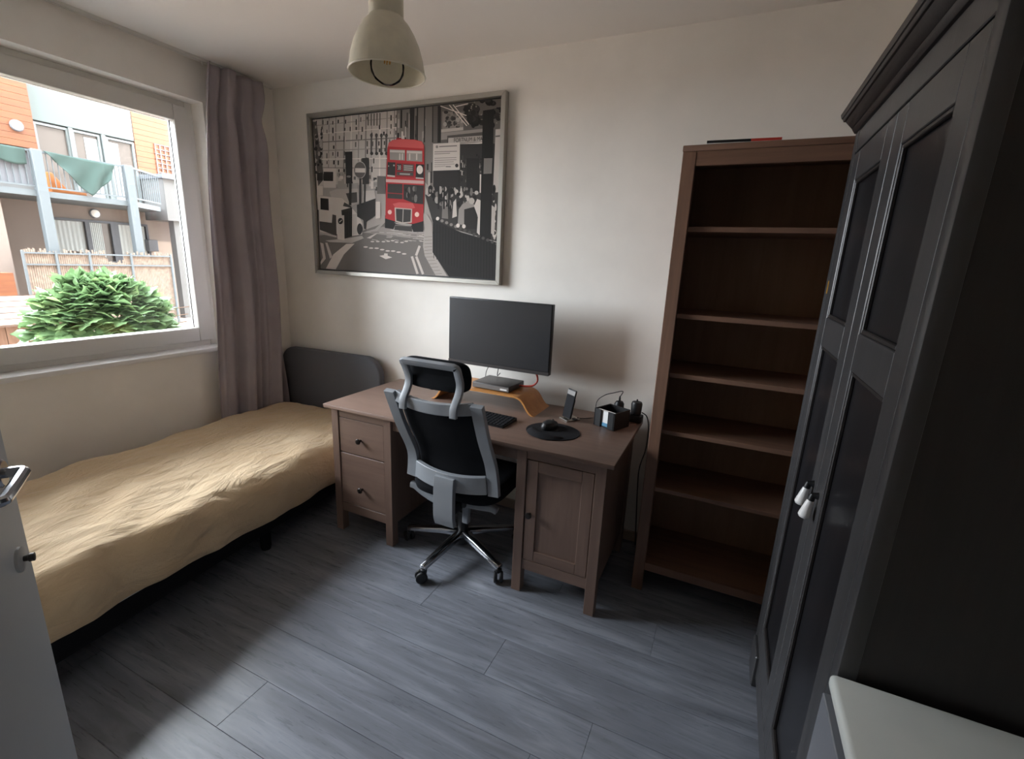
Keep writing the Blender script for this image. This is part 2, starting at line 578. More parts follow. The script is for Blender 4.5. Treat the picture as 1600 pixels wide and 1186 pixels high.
# ------------------------------------------------------------------ bed
bed = thing('single_bed', 'single bed with tan fitted sheet under the window', 'bed', (0.472, -0.10, 0), R(5.0))
BL = 1.96
def sheet_fn(u, v):
    # u across (0 left skirt .. 1 right skirt), v along from head
    y = -v * BL
    hw, top, bot, rad = 0.462, 0.440, 0.215, 0.115
    side = 0.115
    flat = 2 * hw - 2 * rad
    arc = rad * PI / 2
    tot = 2 * side + flat + 2 * arc
    s = u * tot
    zlow = top - rad
    if s < side:
        x = -hw; z = zlow - (side - s)
        nx, nz = -1, 0
    elif s < side + arc:
        a = (s - side) / rad
        x = -hw + rad - rad * math.cos(a); z = zlow + rad * math.sin(a)
        nx, nz = -math.cos(a), math.sin(a)
    elif s < side + arc + flat:
        x = -hw + rad + (s - side - arc); z = top
        nx, nz = 0, 1
    elif s < side + 2 * arc + flat:
        a = (s - side - arc - flat) / rad
        x = hw - rad + rad * math.sin(a); z = zlow + rad * math.cos(a)
        nx, nz = math.sin(a), math.cos(a)
    else:
        x = hw; z = zlow - (s - side - 2 * arc - flat)
        nx, nz = 1, 0
    # sag and swell of the soft mattress
    z += 0.018 * math.cos(x * 3.0) * (1 if nz > 0.2 else nz * 5 if nz > 0 else 0)
    z += 0.02 * nz * noise.noise(Vector((x * 1.6, y * 1.7, 0.3)))
    sag = 0.022 * math.sin(y * 3.3 + 0.6) + 0.02 * noise.noise(Vector((x * 0.8, y * 3.1, 7.7)))
    out = 0.018 * noise.noise(Vector((x * 3, y * 4.2, z * 5 + 3)))
    wr = 0.009 * noise.noise(Vector((x * 9 + y * 4, y * 7 - x * 6, z * 8))) + 0.005 * noise.noise(Vector((x * 20 - y * 11, y * 13, z * 16)))
    # long ripples radiating over the bed
    rp = 0.007 * math.sin(26 * (x * 0.9 + y * 0.42) + 3 * noise.noise(Vector((x * 2, y * 2, 5)))) * (0.5 + noise.noise(Vector((x * 1.7, y * 1.7, 11))))
    dd = out * (1 if abs(nx) > 0.3 else 0.35) + wr + rp
    x += nx * dd; z += nz * dd
    if abs(nx) > 0.9:
        low = (zlow - z) / 0.16
        z += sag * max(0, low)
        x -= nx * 0.07 * max(0, low - 0.55) ** 1.5 * 1.5
        x += nx * 0.012 * math.sin(y * 24 + 3 * noise.noise(Vector((y * 2, 0, 1)))) * max(0, low) * 0.6
    if x < 0: x = x * 0.95
    if z > 0.3: z += 0.04 * max(0.0, 0.25 - x) * min(1.0, (z - 0.3) / 0.1)
    # foot and head ends roll down
    for e, ydir in ((v * BL, 1), ((1 - v) * BL, -1)):
        if e < 0.07:
            q = (0.07 - e) / 0.07
            z -= 0.05 * q * q * (1 if nz > 0.3 else 0)
    return (x, y, z)
so = MB().grid(sheet_fn, 130, 200).build('fitted_sheet', M['sheet'], bed, smooth=80, fixn=False)
MB().box(-0.44, 0.44, -BL + 0.01, -0.005, 0.20, 0.40).build('mattress', M['paper'], bed, bev=0.05, seg=3)
fb = MB().box(-0.42, -0.39, -BL + 0.02, -0.0, 0.12, 0.215).box(0.39, 0.42, -BL + 0.02, 0.0, 0.12, 0.215)
fb.box(-0.39, 0.39, -BL + 0.02, -BL + 0.05, 0.12, 0.215).box(-0.39, 0.39, -1.0, -0.97, 0.12, 0.15)
fb.build('bed_frame', M['blackmat'], bed, bev=0.004)
for lx, ly in ((-0.37, -0.12), (0.37, -0.12), (-0.37, -0.95), (0.37, -0.95), (-0.37, -BL + 0.1), (0.37, -BL + 0.1)):
    MB().lathe([(0.022, 0), (0.026, 0.02), (0.026, 0.13)], (lx, ly, 0), 14).build('leg', M['blackmat'], bed)
sl0 = MB().box(-0.39, 0.39, -0.035, 0.035, 0.178, 0.198).build('slat', M['shelfwood'], bed, loc=(0, -0.10, 0))
for i in range(1, 14):
    clone(sl0, bed, (0, -0.10 - i * 0.135, 0))
# headboard
pts = []
hw, zt, rc = 0.46, 0.855, 0.13
def arc_pts(cx, cz, r, a0, a1, n=10):
    return [(cx + r * math.cos(a0 + (a1 - a0) * i / n), cz + r * math.sin(a0 + (a1 - a0) * i / n)) for i in range(n + 1)]
poly = [(-hw, 0.18)] + [(hw, 0.18)] + arc_pts(hw - rc, zt - rc, rc, 0, PI / 2) + arc_pts(-hw + rc, zt - rc - 0.01, rc, PI / 2, PI)
hb = MB().prism(poly, 'y', -0.0, 0.05).build('headboard', M['darkfab'], bed, bev=0.012, seg=3)
hb.rotation_euler = (0, 0, R(-5.0)); hb.location = (-0.018, 0.015, 0)

# ------------------------------------------------------------------ framed picture
pic = thing('framed_picture', 'large framed street photo with a red double decker bus on the wall', 'picture', (1.04, 0, 1.375))
PWD, PHT = 1.41, 0.99
ring_y = MB()
w = 0.026
def fr_bar(p):
    return MB().prism(p, 'y', -0.042, -0.002)
x0, x1, z0, z1 = -PWD / 2, PWD / 2, 0, PHT
for p in ([(x0, z0), (x1, z0), (x1 - w, z0 + w), (x0 + w, z0 + w)], [(x1, z0), (x1, z1), (x1 - w, z1 - w), (x1 - w, z0 + w)],
          [(x1, z1), (x0, z1), (x0 + w, z1 - w), (x1 - w, z1 - w)], [(x0, z1), (x0, z0), (x0 + w, z0 + w), (x0 + w, z1 - w)]):
    fr_bar(p).build('frame_bar', M['alu'], pic, bev=0.002)
MB().box(x0 + w, x1 - w, -0.018, -0.004, z0 + w, z1 - w).build('backing', M['black'], pic)
# print, drawn in the coordinates of a sketch sheet and mapped to the canvas
CW0, CW1, CZ0, CZ1 = x0 + w + 0.006, x1 - w - 0.006, z0 + w + 0.006, z1 - w - 0.006
src = [(85, 228), (1115, 90), (1092, 1113), (137, 1068)]
dst = [(CW0, CZ1), (CW1, CZ1), (CW1, CZ0), (CW0, CZ0)]
A = []; B = []
for (sx, sy), (qx, qz) in zip(src, dst):
    A.append([sx, sy, 1, 0, 0, 0, -qx * sx, -qx * sy]); B.append(qx)
    A.append([0, 0, 0, sx, sy, 1, -qz * sx, -qz * sy]); B.append(qz)
hm = np.linalg.solve(np.array(A, float), np.array(B, float))
def pm(x, y):
    q = hm[6] * x + hm[7] * y + 1
    return ((hm[0] * x + hm[1] * y + hm[2]) / q, (hm[3] * x + hm[4] * y + hm[5]) / q)
PR = MB()
layer = [0]
def clampc(p):
    return (min(max(p[0], CW0), CW1), min(max(p[1], CZ0), CZ1))
def ink(poly, g, y=None):
    layer[0] += 1
    yy = -0.0182 - 0.0000035 * layer[0]
    if isinstance(g, (int, float)):
        g = min(225, g * 1.08 + 6)
        c = (g / 255 * 1.0, g / 255 * 0.955, g / 255 * 0.915)
    else:
        c = tuple(k / 255 for k in g)
    vs = [(clampc(pm(*p))[0], yy, clampc(pm(*p))[1]) for p in poly]
    PR.add(vs, [tuple(range(len(vs)))], lin(c))
def rect(a, b, c, e, g):
    ink([(a, b), (c, b), (c, e), (a, e)], g)
def disc(cx, cy, rx, ry, g, n=16):
    ink([(cx + rx * math.cos(2 * PI * i / n), cy + ry * math.sin(2 * PI * i / n)) for i in range(n)], g)
def stroke(a, b, w_, g):
    dx, dy = b[0] - a[0], b[1] - a[1]
    L = math.hypot(dx, dy) or 1
    nx, ny = -dy / L * w_ / 2, dx / L * w_ / 2
    ink([(a[0] + nx, a[1] + ny), (b[0] + nx, b[1] + ny), (b[0] - nx, b[1] - ny), (a[0] - nx, a[1] - ny)], g)
pr = random.Random(11)
ink([(60, 200), (1140, 60), (1120, 1140), (120, 1100)], 150)
# far street facades
ink([(85, 228), (560, 160), (560, 560), (110, 600)], 176)
for i in range(12):
    x = 95 + i * 39 + pr.uniform(-6, 6)
    rect(x, 205 - i * 6, x + pr.uniform(3, 8), 560, pr.choice((120, 135, 200, 205)))
for j in range(6):
    y = 262 + j * 47
    stroke((88 + j * 4, y), (560, y - 58 + j * 11), pr.uniform(3, 6), pr.choice((110, 140, 205)))
for j in range(7):
    for i in range(15):
        x = 100 + i * 31 + pr.uniform(-5, 5); y = 238 + j * 46 - i * 3.2 + pr.uniform(-5, 5)
        if pr.random() < 0.78:
            ww, hh = pr.uniform(6, 11), pr.uniform(16, 32)
            rect(x, y, x + ww, y + hh, pr.choice((55, 70, 85, 100)))
            rect(x + ww, y, x + ww + 3, y + hh, 205)
for i in range(5):
    rect(383 + i * 16, 190 - i * 2, 390 + i * 16, 255, 95)
for i in range(4):
    disc(405 + i * 27, 310, 8, 12, 70); rect(400 + i * 27, 320, 410 + i * 27, 410, 85); disc(407 + i * 27, 412, 9, 10, 60)
ink([(85, 240), (105, 238), (150, 560), (118, 600)], 85)
for i in range(26):
    disc(pr.uniform(100, 140), pr.uniform(250, 560), pr.uniform(3, 9), pr.uniform(5, 14), pr.choice((40, 60, 150)))
# street canyon above the bus
ink([(540, 165), (760, 135), (745, 620), (690, 560), (690, 360), (540, 340)], 110)
for i in range(34):
    x = pr.uniform(545, 750); y = pr.uniform(145, 560) if x > 700 else pr.uniform(150, 325)
    rect(x, y, x + pr.uniform(4, 11), y + pr.uniform(30, 110), pr.choice((38, 50, 70, 140, 165, 185)))
for x, wd_ in ((612, 26), (650, 8), (690, 7), (735, 10)):
    rect(x, 140, x + wd_, 345, 45)
# right hand building
ink([(740, 135), (1115, 90), (1100, 700), (745, 640)], 88)
rect(790, 170, 905, 270, 120)
for i in range(30):
    disc(pr.uniform(800, 900), pr.uniform(170, 260), pr.uniform(4, 12), pr.uniform(5, 15), pr.choice((45, 60, 100, 150)))
ink([(785, 270), (905, 255), (905, 272), (785, 288)], 165)
ink([(785, 290), (1015, 262), (1015, 300), (785, 330)], 135)
ink([(818, 305), (1018, 280), (1018, 345), (818, 352)], 75)
ink([(824, 318), (1016, 300), (1016, 336), (824, 348)], 165)
ink([(888, 348), (1018, 338), (1018, 345), (888, 358)], 190)
ink([(745, 355), (1100, 345), (1095, 660), (745, 640)], 48)
for i in range(90):
    x = pr.uniform(890, 1015); y = pr.uniform(400, 640)
    rect(x, y, x + pr.uniform(3, 12), y + pr.uniform(4, 30), pr.choice((30, 38, 60, 95, 150)))
rect(925, 430, 995, 620, 36)
rect(998, 520, 1010, 640, 195)
rect(765, 138, 783, 345, 36)
# tree and pole at top right
for i in range(46):
    a = pr.uniform(0, 2 * PI); q = pr.random() ** 0.5
    disc(1015 + 100 * q * math.cos(a), 185 + 88 * q * math.sin(a), pr.uniform(10, 26), pr.uniform(9, 24), pr.choice((26, 32, 38, 44, 60)), 9)
for i in range(10):
    disc(pr.uniform(930, 1100), pr.uniform(110, 260), 4, 5, 120, 7)
for a, b in (((780, 138), (922, 190)), ((828, 132), (925, 248)), ((848, 130), (936, 240)), ((862, 140), (930, 122))):
    stroke(a, b, 5, 205)
ink([(1082, 265), (1110, 262), (1098, 650), (1070, 645)], 168)
ink([(1082, 300), (1108, 297), (1107, 306), (1081, 309)], 90)
# crowd on the pavement
ink([(700, 640), (1100, 620), (1098, 900), (745, 800)], 52)
for i in range(150):
    x = pr.uniform(710, 1090); y = pr.uniform(600, 640 + (x - 700) * 0.6)
    disc(x, y, pr.uniform(4, 13), pr.uniform(8, 26), pr.choice((25, 32, 40, 70, 110, 150, 175)), 8)
ink([(885, 720), (905, 690), (950, 668), (975, 700), (985, 760), (975, 815), (880, 805)], 138)
disc(955, 672, 16, 18, 165)
ink([(915, 720), (985, 700), (990, 830), (915, 830)], 40)
ink([(968, 700), (985, 660), (1015, 672), (1000, 865), (985, 850), (990, 760)], 190)
disc(808, 690, 9, 15, 150); ink([(795, 710), (825, 705), (828, 775), (793, 772)], 110)
ink([(855, 680), (870, 660), (875, 760), (850, 770)], 185)
ink([(1060, 690), (1085, 710), (1080, 860), (1050, 850)], 165)
ink([(1012, 160), (1072, 150), (1062, 890), (1000, 885)], 30)
ink([(1020, 430), (1066, 428), (1063, 515), (1018, 518)], 112)
# notice board
ink([(742, 352), (888, 342), (888, 497), (742, 505)], 186)
stroke((775, 368), (872, 361), 6, 105); disc(763, 369, 7, 8, 120)
for j, (ln, g) in enumerate(((122, 110), (85, 120), (0, 0), (120, 130), (120, 130), (105, 130), (110, 140), (60, 140))):
    if ln: stroke((750, 398 + j * 12), (750 + ln, 392 + j * 12), 4, g)
disc(872, 473, 9, 11, 50); rect(812, 476, 840, 483, 120)
ink([(745, 506), (890, 499), (886, 596), (745, 590)], 42)
for x in (770, 800, 826): rect(x, 590, x + 9, 720, 36)
# road
ink([(120, 880), (360, 850), (490, 800), (700, 790), (745, 850), (840, 1110), (137, 1075)], 104)
ink([(380, 860), (470, 825), (720, 845), (745, 900), (560, 880)], 140)
for i in range(45):
    x = pr.uniform(400, 740); y = pr.uniform(840, 905)
    stroke((x, y), (x + pr.uniform(15, 50), y + pr.uniform(-2, 6)), pr.uniform(2, 4), pr.choice((95, 165, 180)))
for x in range(420, 620, 26): disc(x + pr.uniform(-5, 5), 905 + pr.uniform(-3, 10), 11, 4, 185, 8)
for x in range(380, 620, 30): disc(x, 942 + (x - 380) * 0.15 + pr.uniform(-4, 4), 13, 4.5, 190, 8)
ink([(455, 990), (480, 985), (482, 975), (500, 976), (500, 988), (525, 998), (490, 1008)], 195)
ink([(275, 925), (320, 923), (262, 985), (218, 1070), (165, 1066), (205, 985)], 196)
ink([(385, 890), (425, 868), (445, 862), (405, 893)], 180)
ink([(133, 920), (150, 925), (164, 1010), (137, 1045), (134, 1030), (148, 1005)], 190)
ink([(160, 920), (172, 920), (200, 1000), (186, 1010)], 185)
for a, b in (((632, 990), (664, 1089)), ((656, 990), (694, 1090)), ((655, 985), (674, 930))): stroke(a, b, 13, 185)
ink([(690, 745), (715, 755), (742, 800), (745, 960), (825, 1098), (762, 1095), (702, 985), (692, 930), (700, 830)], 158)
for j in range(12): stroke((700 + max(0, j - 6) * 10, 880 + j * 19), (742 + max(0, j - 5) * 9, 876 + j * 19), 2.5, 115)
# iron railing on the right
ink([(745, 775), (800, 805), (900, 850), (1096, 905), (1092, 1113), (835, 1102), (745, 965)], 34)
for i in range(22):
    x = 752 + i * 16
    stroke((x, 800 + (x - 752) * 0.36), (x, 1000 + (x - 752) * 0.4), 3, 24)
for i in range(14):
    disc(770 + i * 25, 776 + i * 10.5, 9, 9, pr.choice((120, 160, 190)) if i < 5 else 70, 10)
disc(882, 812, 10, 12, 215, 10); disc(914, 816, 10, 12, 215, 10); disc(771, 773, 9, 9, 215, 10)
# cars, van and street furniture on the left
rect(148, 500, 215, 610, 190); rect(148, 520, 200, 572, 45); rect(112, 525, 142, 570, 50)
rect(225, 520, 262, 610, 150)
for i in range(26): rect(x := pr.uniform(215, 480), y := pr.uniform(520, 610), x + pr.uniform(6, 20), y + pr.uniform(8, 26), pr.choice((60, 95, 140, 180, 195)))
ink([(112, 600), (145, 600), (145, 655), (112, 655)], 195)
ink([(180, 632), (215, 618), (335, 612), (345, 690), (300, 710), (190, 660)], 168)
ink([(270, 640), (330, 632), (332, 690), (290, 695)], 62)
ink([(365, 625), (425, 620), (434, 680), (370, 690)], 178)
ink([(110, 655), (250, 668), (300, 718), (345, 770), (362, 810), (360, 870), (300, 880), (130, 860)], 192)
ink([(132, 668), (176, 672), (178, 738), (133, 733)], 46)
ink([(128, 800), (195, 808), (198, 760), (218, 765), (222, 882), (130, 848)], 66)
ink([(118, 735), (124, 735), (128, 860), (120, 860)], 90)
ink([(130, 858), (222, 880), (222, 890), (130, 870)], 165)
disc(347, 840, 15, 32, 45)
ink([(246, 735), (305, 718), (306, 880), (262, 898)], 46)
for i in range(6): stroke((252 + i * 10, 742), (256 + i * 9, 890), 2.5, 25)
ink([(262, 690), (300, 712), (300, 722), (255, 712)], 60)
ink([(160, 908), (270, 895), (360, 878), (370, 892), (305, 920), (185, 916)], 165)
ink([(224, 766), (262, 764), (265, 906), (226, 898)], 188)
disc(242, 797, 14, 18, 45); stroke((236, 804), (250, 790), 4, 190)
ink([(306, 758), (330, 756), (333, 870), (308, 874)], 172)
ink([(362, 860), (430, 838), (482, 790), (480, 805), (440, 850), (372, 862)], 150)
ink([(330, 704), (432, 666), (432, 762), (382, 800), (380, 842), (371, 838), (366, 790), (332, 770)], 46)
ink([(432, 684), (458, 684), (459, 776), (434, 780)], 190)
ink([(264, 406), (303, 403), (304, 582), (270, 586)], 40); rect(287, 580, 301, 706, 46); disc(285, 545, 12, 6, 130)
ink([(356, 440), (392, 438), (396, 585), (360, 588)], 52); rect(368, 585, 378, 690, 52)
disc(345, 507, 34, 49, 165, 24); disc(345, 507, 31, 45, 84, 24); ink([(319, 497), (374, 497), (374, 521), (319, 521)], 190)
rect(342, 553, 354, 700, 50)
rect(405, 570, 420, 612, 200); rect(440, 540, 485, 640, 90)
# the bus
RED = (178, 52, 54); RED2 = (150, 40, 44); RED3 = (205, 92, 90)
ink([(484, 760), (693, 770), (693, 850), (640, 852), (625, 815), (540, 812), (530, 838), (484, 832)], 32)
ink([(540, 818), (632, 822), (632, 850), (535, 842)], 62)
ink([(494, 380), (500, 352), (520, 335), (560, 328), (640, 330), (680, 340), (694, 362), (697, 560), (692, 790), (640, 806), (560, 800), (486, 778), (488, 560)], RED)
ink([(500, 352), (520, 337), (560, 330), (640, 332), (680, 342), (692, 362), (690, 380), (498, 372)], RED3)
ink([(540, 330), (545, 322), (568, 322), (572, 330)], RED2)
ink([(506, 388), (590, 390), (590, 450), (508, 446)], 132); ink([(598, 391), (684, 393), (684, 455), (598, 451)], 136)
ink([(508, 392), (588, 394), (588, 406), (508, 404)], 178); ink([(600, 395), (682, 397), (682, 409), (600, 407)], 178)
for x in (558, 572, 612, 650): rect(x, 410, x + 7, 446, 182)
ink([(496, 460), (538, 461), (538, 540), (494, 535)], 42); disc(530, 478, 4, 5, 160); disc(501, 482, 3, 4, 160)
ink([(650, 468), (694, 470), (694, 550), (648, 545)], 38); disc(671, 500, 17, 25, 200)
ink([(650, 543), (692, 546), (692, 554), (650, 551)], 165); ink([(494, 532), (536, 536), (536, 545), (494, 541)], 175)
ink([(541, 462), (643, 466), (642, 546), (541, 542)], RED2)
ink([(546, 468), (571, 469), (571, 507), (546, 506)], 52); ink([(579, 470), (638, 472), (638, 513), (579, 511)], 74); ink([(546, 514), (636, 516), (636, 536), (546, 534)], 66)
for j in range(3): stroke((584, 480 + j * 11), (632, 481 + j * 11), 5, 168)
stroke((562, 525), (618, 527), 8, 150)
ink([(487, 556), (694, 562), (694, 580), (487, 573)], (205, 170, 165))
ink([(497, 582), (578, 582), (578, 668), (496, 664)], 52); stroke((497, 634), (578, 638), 4, RED)
ink([(583, 584), (694, 588), (692, 695), (640, 690), (583, 668)], 44)
for i in range(12): disc(pr.uniform(595, 680), pr.uniform(600, 670), pr.uniform(4, 9), pr.uniform(8, 18), pr.choice((30, 66, 105)), 8)
ink([(525, 695), (560, 686), (635, 690), (648, 716), (622, 722), (540, 718)], RED3)
ink([(536, 716), (632, 722), (630, 800), (580, 806), (540, 796)], (190, 178, 168)); ink([(543, 722), (625, 727), (623, 794), (580, 799), (546, 790)], 54)
stroke((583, 724), (581, 800), 4, 160)
disc(510, 742, 11, 13, (235, 190, 180)); disc(658, 753, 12, 14, (240, 205, 190))
ink([(535, 800), (630, 808), (630, 816), (600, 818), (545, 808)], 150)
po = PR.build('photo_print', M['print'], pic, smooth=0, fixn=False)
ca = po.data.color_attributes.new('print', 'FLOAT_COLOR', 'CORNER')
for p, c in zip(po.data.polygons, PR.c):
    for li in p.loop_indices:
        ca.data[li].color = (*c, 1)
    if p.normal.y > 0: p.flip()
def lettering(txt, a, b, hpx, mat, parent, y):
    """flat printed letters from sketch point a (baseline left) to b (baseline right)"""
    cu = bpy.data.curves.new('lettering', 'FONT')
    cu.body = txt
    ob = bpy.data.objects.new('lettering_tmp', cu)
    COL.objects.link(ob)
    bpy.context.view_layer.update()
    me = bpy.data.meshes.new_from_object(ob.evaluated_get(bpy.context.evaluated_depsgraph_get()))
    bpy.data.objects.remove(ob)
    xs = [v.co.x for v in me.vertices]; ys = [v.co.y for v in me.vertices]
    wx, hy = max(xs) - min(xs), max(ys) - min(ys)
    for v in me.vertices:
        fx = (v.co.x - min(xs)) / wx; fy = (v.co.y - min(ys)) / hy
        px = a[0] + (b[0] - a[0]) * fx; py = a[1] + (b[1] - a[1]) * fx - hpx * fy
        q = pm(px, py)
        v.co = (q[0], y, q[1])
    me.materials.append(mat)
    o = bpy.data.objects.new('lettering', me)
    COL.objects.link(o); o.parent = parent
ly = -0.0182 - 0.0000035 * (layer[0] + 40)
lettering('FORTNUM & MA', (856, 343), (1012, 331), 24, M['printink'], pic, ly)
lettering('38', (550, 502), (568, 503), 26, M['printwhite'], pic, ly)

# ------------------------------------------------------------------ desk
DX, DY = 1.069, -0.722
desk = thing('desk', 'brown stained wooden desk with drawers left and cupboard right', 'desk', (DX, DY, 0))
W = M['deskwood']; WZ = M['deskwood_z']
tp = MB().box(0, 1.55, 0, 0.65, 0.722, 0.742).build('desk_top', W, desk, bev=0.003, seg=2)
lw = 0.046
yb = 0.62
for lx in (0.026, 0.374, 1.117, 1.471):
    MB().box(lx, lx + lw, 0.029, 0.029 + lw, 0, 0.722).build('leg', WZ, desk, bev=0.002)
    MB().box(lx, lx + lw, yb - lw, yb, 0, 0.722).build('leg', WZ, desk, bev=0.002)
for a, b in ((0.026, 0.42), (1.117, 1.517)):
    for sx in (a + 0.008, b - 0.026):
        MB().box(sx, sx + 0.018, 0.075, yb - lw, 0.122, 0.722).build('side_panel', WZ, desk)
    MB().box(a + lw, b - lw, yb - 0.02, yb - 0.01, 0.122, 0.722).build('back_panel', WZ, desk)
    MB().box(a + lw, b - lw, 0.035, 0.06, 0.674, 0.722).build('top_rail', W, desk, bev=0.0015)
    MB().box(a + lw, b - lw, 0.035, 0.06, 0.122, 0.174).build('bottom_rail', W, desk, bev=0.0015)
    MB().box(a + lw, b - lw, 0.06, yb - 0.02, 0.135, 0.15).build('bottom_board', W, desk)
MB().box(0.42, 1.117, 0.045, 0.065, 0.655, 0.722).build('apron', W, desk, bev=0.0015)
MB().box(0.42, 1.117, yb - 0.03, yb - 0.012, 0.60, 0.722).build('rear_apron', W, desk, bev=0.0015)
def knob(parent, cx, cy, cz, mat, sc=1.0, name='knob'):
    return MB().lathe([(0.006 * sc, 0), (0.006 * sc, 0.012 * sc), (0.014 * sc, 0.017 * sc), (0.016 * sc, 0.022 * sc), (0.013 * sc, 0.027 * sc), (0.004 * sc, 0.029 * sc)], (cx, cy, cz), 16, 'y').build(name, mat, parent)
for z0_, z1_ in ((0.479, 0.671), (0.178, 0.473)):
    dr = MB().box(0.0755, 0.3705, 0.034, 0.056, z0_, z1_).build('drawer', W, desk, bev=0.001)
    MB().box(0.085, 0.36, 0.056, 0.50, z0_ + 0.02, z1_ - 0.04).build('drawer_box', W, dr)
    knob(dr, 0.219, 0.034, (z0_ + z1_) / 2 - 0.01 + (0 if z0_ > 0.3 else -0.03), M['knob'])
# cupboard door with a framed panel
dx0, dx1, dz0, dz1 = 1.1665, 1.4675, 0.177, 0.671
dr = MB().box(dx0 + 0.05, dx1 - 0.05, 0.043, 0.052, dz0 + 0.05, dz1 - 0.05).build('door', WZ, desk)
tag(dr)
MB().box(dx0, dx0 + 0.052, 0.034, 0.056, dz0, dz1).build('stile', WZ, dr, bev=0.002)
MB().box(dx1 - 0.052, dx1, 0.034, 0.056, dz0, dz1).build('stile', WZ, dr, bev=0.002)
MB().box(dx0 + 0.052, dx1 - 0.052, 0.034, 0.056, dz1 - 0.052, dz1).build('rail', W, dr, bev=0.002)
MB().box(dx0 + 0.052, dx1 - 0.052, 0.034, 0.056, dz0, dz0 + 0.052).build('rail', W, dr, bev=0.002)
knob(dr, dx0 + 0.024, 0.034, 0.413, M['knob'])

# ------------------------------------------------------------------ office chair (built facing +y)
ch = thing('office_chair', 'grey framed office chair with black mesh back and headrest at the desk', 'office chair', (1.83, -0.54, 0), R(0))
G = M['greyplast']
base_a = [R(-97 + 72 * i) for i in range(5)]
hub = MB().lathe([(0.03, 0.06), (0.045, 0.065), (0.045, 0.10), (0.034, 0.125)], (0, 0, 0), 20).build('hub', M['black'], ch)
for a in base_a:
    ca_, sa_ = math.cos(a), math.sin(a)
    pts = [(ca_ * q, sa_ * q, z) for q, z in ((0.02, 0.118), (0.12, 0.110), (0.22, 0.096), (0.315, 0.082))]
    leg = MB().sweep(pts, [(-0.024, -0.016), (0.024, -0.016), (0.021, 0.008), (0.010, 0.014), (-0.010, 0.014), (-0.021, 0.008)], scales=[1.1, 1.0, 0.9, 0.78]).build('base_leg', M['chrome'], ch, bev=0.003, seg=2)
    cx, cy = ca_ * 0.305, sa_ * 0.305
    cs = MB().lathe([(0.010, 0.045), (0.016, 0.05), (0.016, 0.066), (0.006, 0.07)], (cx, cy, 0), 12)
    cs.build('caster_stem', M['black'], leg)
    wa = a + 0.9
    ax = Vector((math.cos(wa), math.sin(wa), 0))
    for sd in (-1, 1):
        cen = Vector((cx, cy, 0.029)) + ax * 0.014 * sd - Vector((-ax.y, ax.x, 0)) * 0.012
        wm = MB().lathe([(0.010, -0.009), (0.024, -0.009), (0.0285, -0.005), (0.0285, 0.005), (0.024, 0.009), (0.010, 0.009)], (0, 0, 0), 20)
        q = Vector((0, 0, 1)).rotation_difference(ax).to_matrix()
        wm.v = [tuple(q @ Vector(p) + cen) for p in wm.v]
        wm.build('caster_wheel', M['black'], leg)
MB().lathe([(0.028, 0.11), (0.028, 0.24), (0.016, 0.242), (0.016, 0.34)], (0, 0, 0), 20).build('gas_lift', M['black'], ch)
MB().lathe([(0.030, 0.10), (0.034, 0.105), (0.030, 0.112)], (0, 0, 0), 20).build('collar', M['steel'], ch)
MB().box(-0.085, 0.085, -0.13, 0.12, 0.325, 0.385).build('tilt_mechanism', M['black'], ch, bev=0.02, seg=3)
for sd, pp in ((-1, [(-0.05, -0.10, 0.315), (-0.13, -0.10, 0.322), (-0.20, -0.10, 0.345), (-0.245, -0.10, 0.368), (-0.275, -0.10, 0.372)]), (1, [(0.03, -0.10, 0.345), (0.10, -0.10, 0.350), (0.16, -0.10, 0.356), (0.195, -0.10, 0.36), (0.225, -0.10, 0.352)])):
    MB().sweep(spline(pp, 5), [(-0.016, -0.016), (0.016, -0.016), (0.016, 0.010), (0.008, 0.016), (-0.008, 0.016), (-0.016, 0.010)]).build('seat_arm', G, ch, bev=0.003)
MB().beam((0.055, -0.1, 0.35), (0.055, -0.1, 0.24), 0.035, 0.03, (0, 1, 0)).build('lift_bracket', G, ch, bev=0.005)
# seat cushion
def seat_fn(u, v):
    a = 2 * PI * u
    n_ = 4.0
    ex = abs(math.cos(a)) ** (2 / n_) * (1 if math.cos(a) >= 0 else -1)
    ey = abs(math.sin(a)) ** (2 / n_) * (1 if math.sin(a) >= 0 else -1)
    prof = [(0.0, 0.385), (0.85, 0.385), (0.97, 0.400), (1.0, 0.43), (0.98, 0.455), (0.90, 0.47), (0.6, 0.462), (0.0, 0.455)]
    k = v * (len(prof) - 1); i = min(int(k), len(prof) - 2); q = k - i
    rad = prof[i][0] * (1 - q) + prof[i + 1][0] * q
    z = prof[i][1] * (1 - q) + prof[i + 1][1] * q
    y = 0.035 + ey * 0.235 * rad
    if y > 0.2: z -= (y - 0.2) * 0.4
    return (ex * 0.245 * rad, y, z)
MB().grid(seat_fn, 48, 21).build('seat', M['blackfab'], ch, smooth=60)
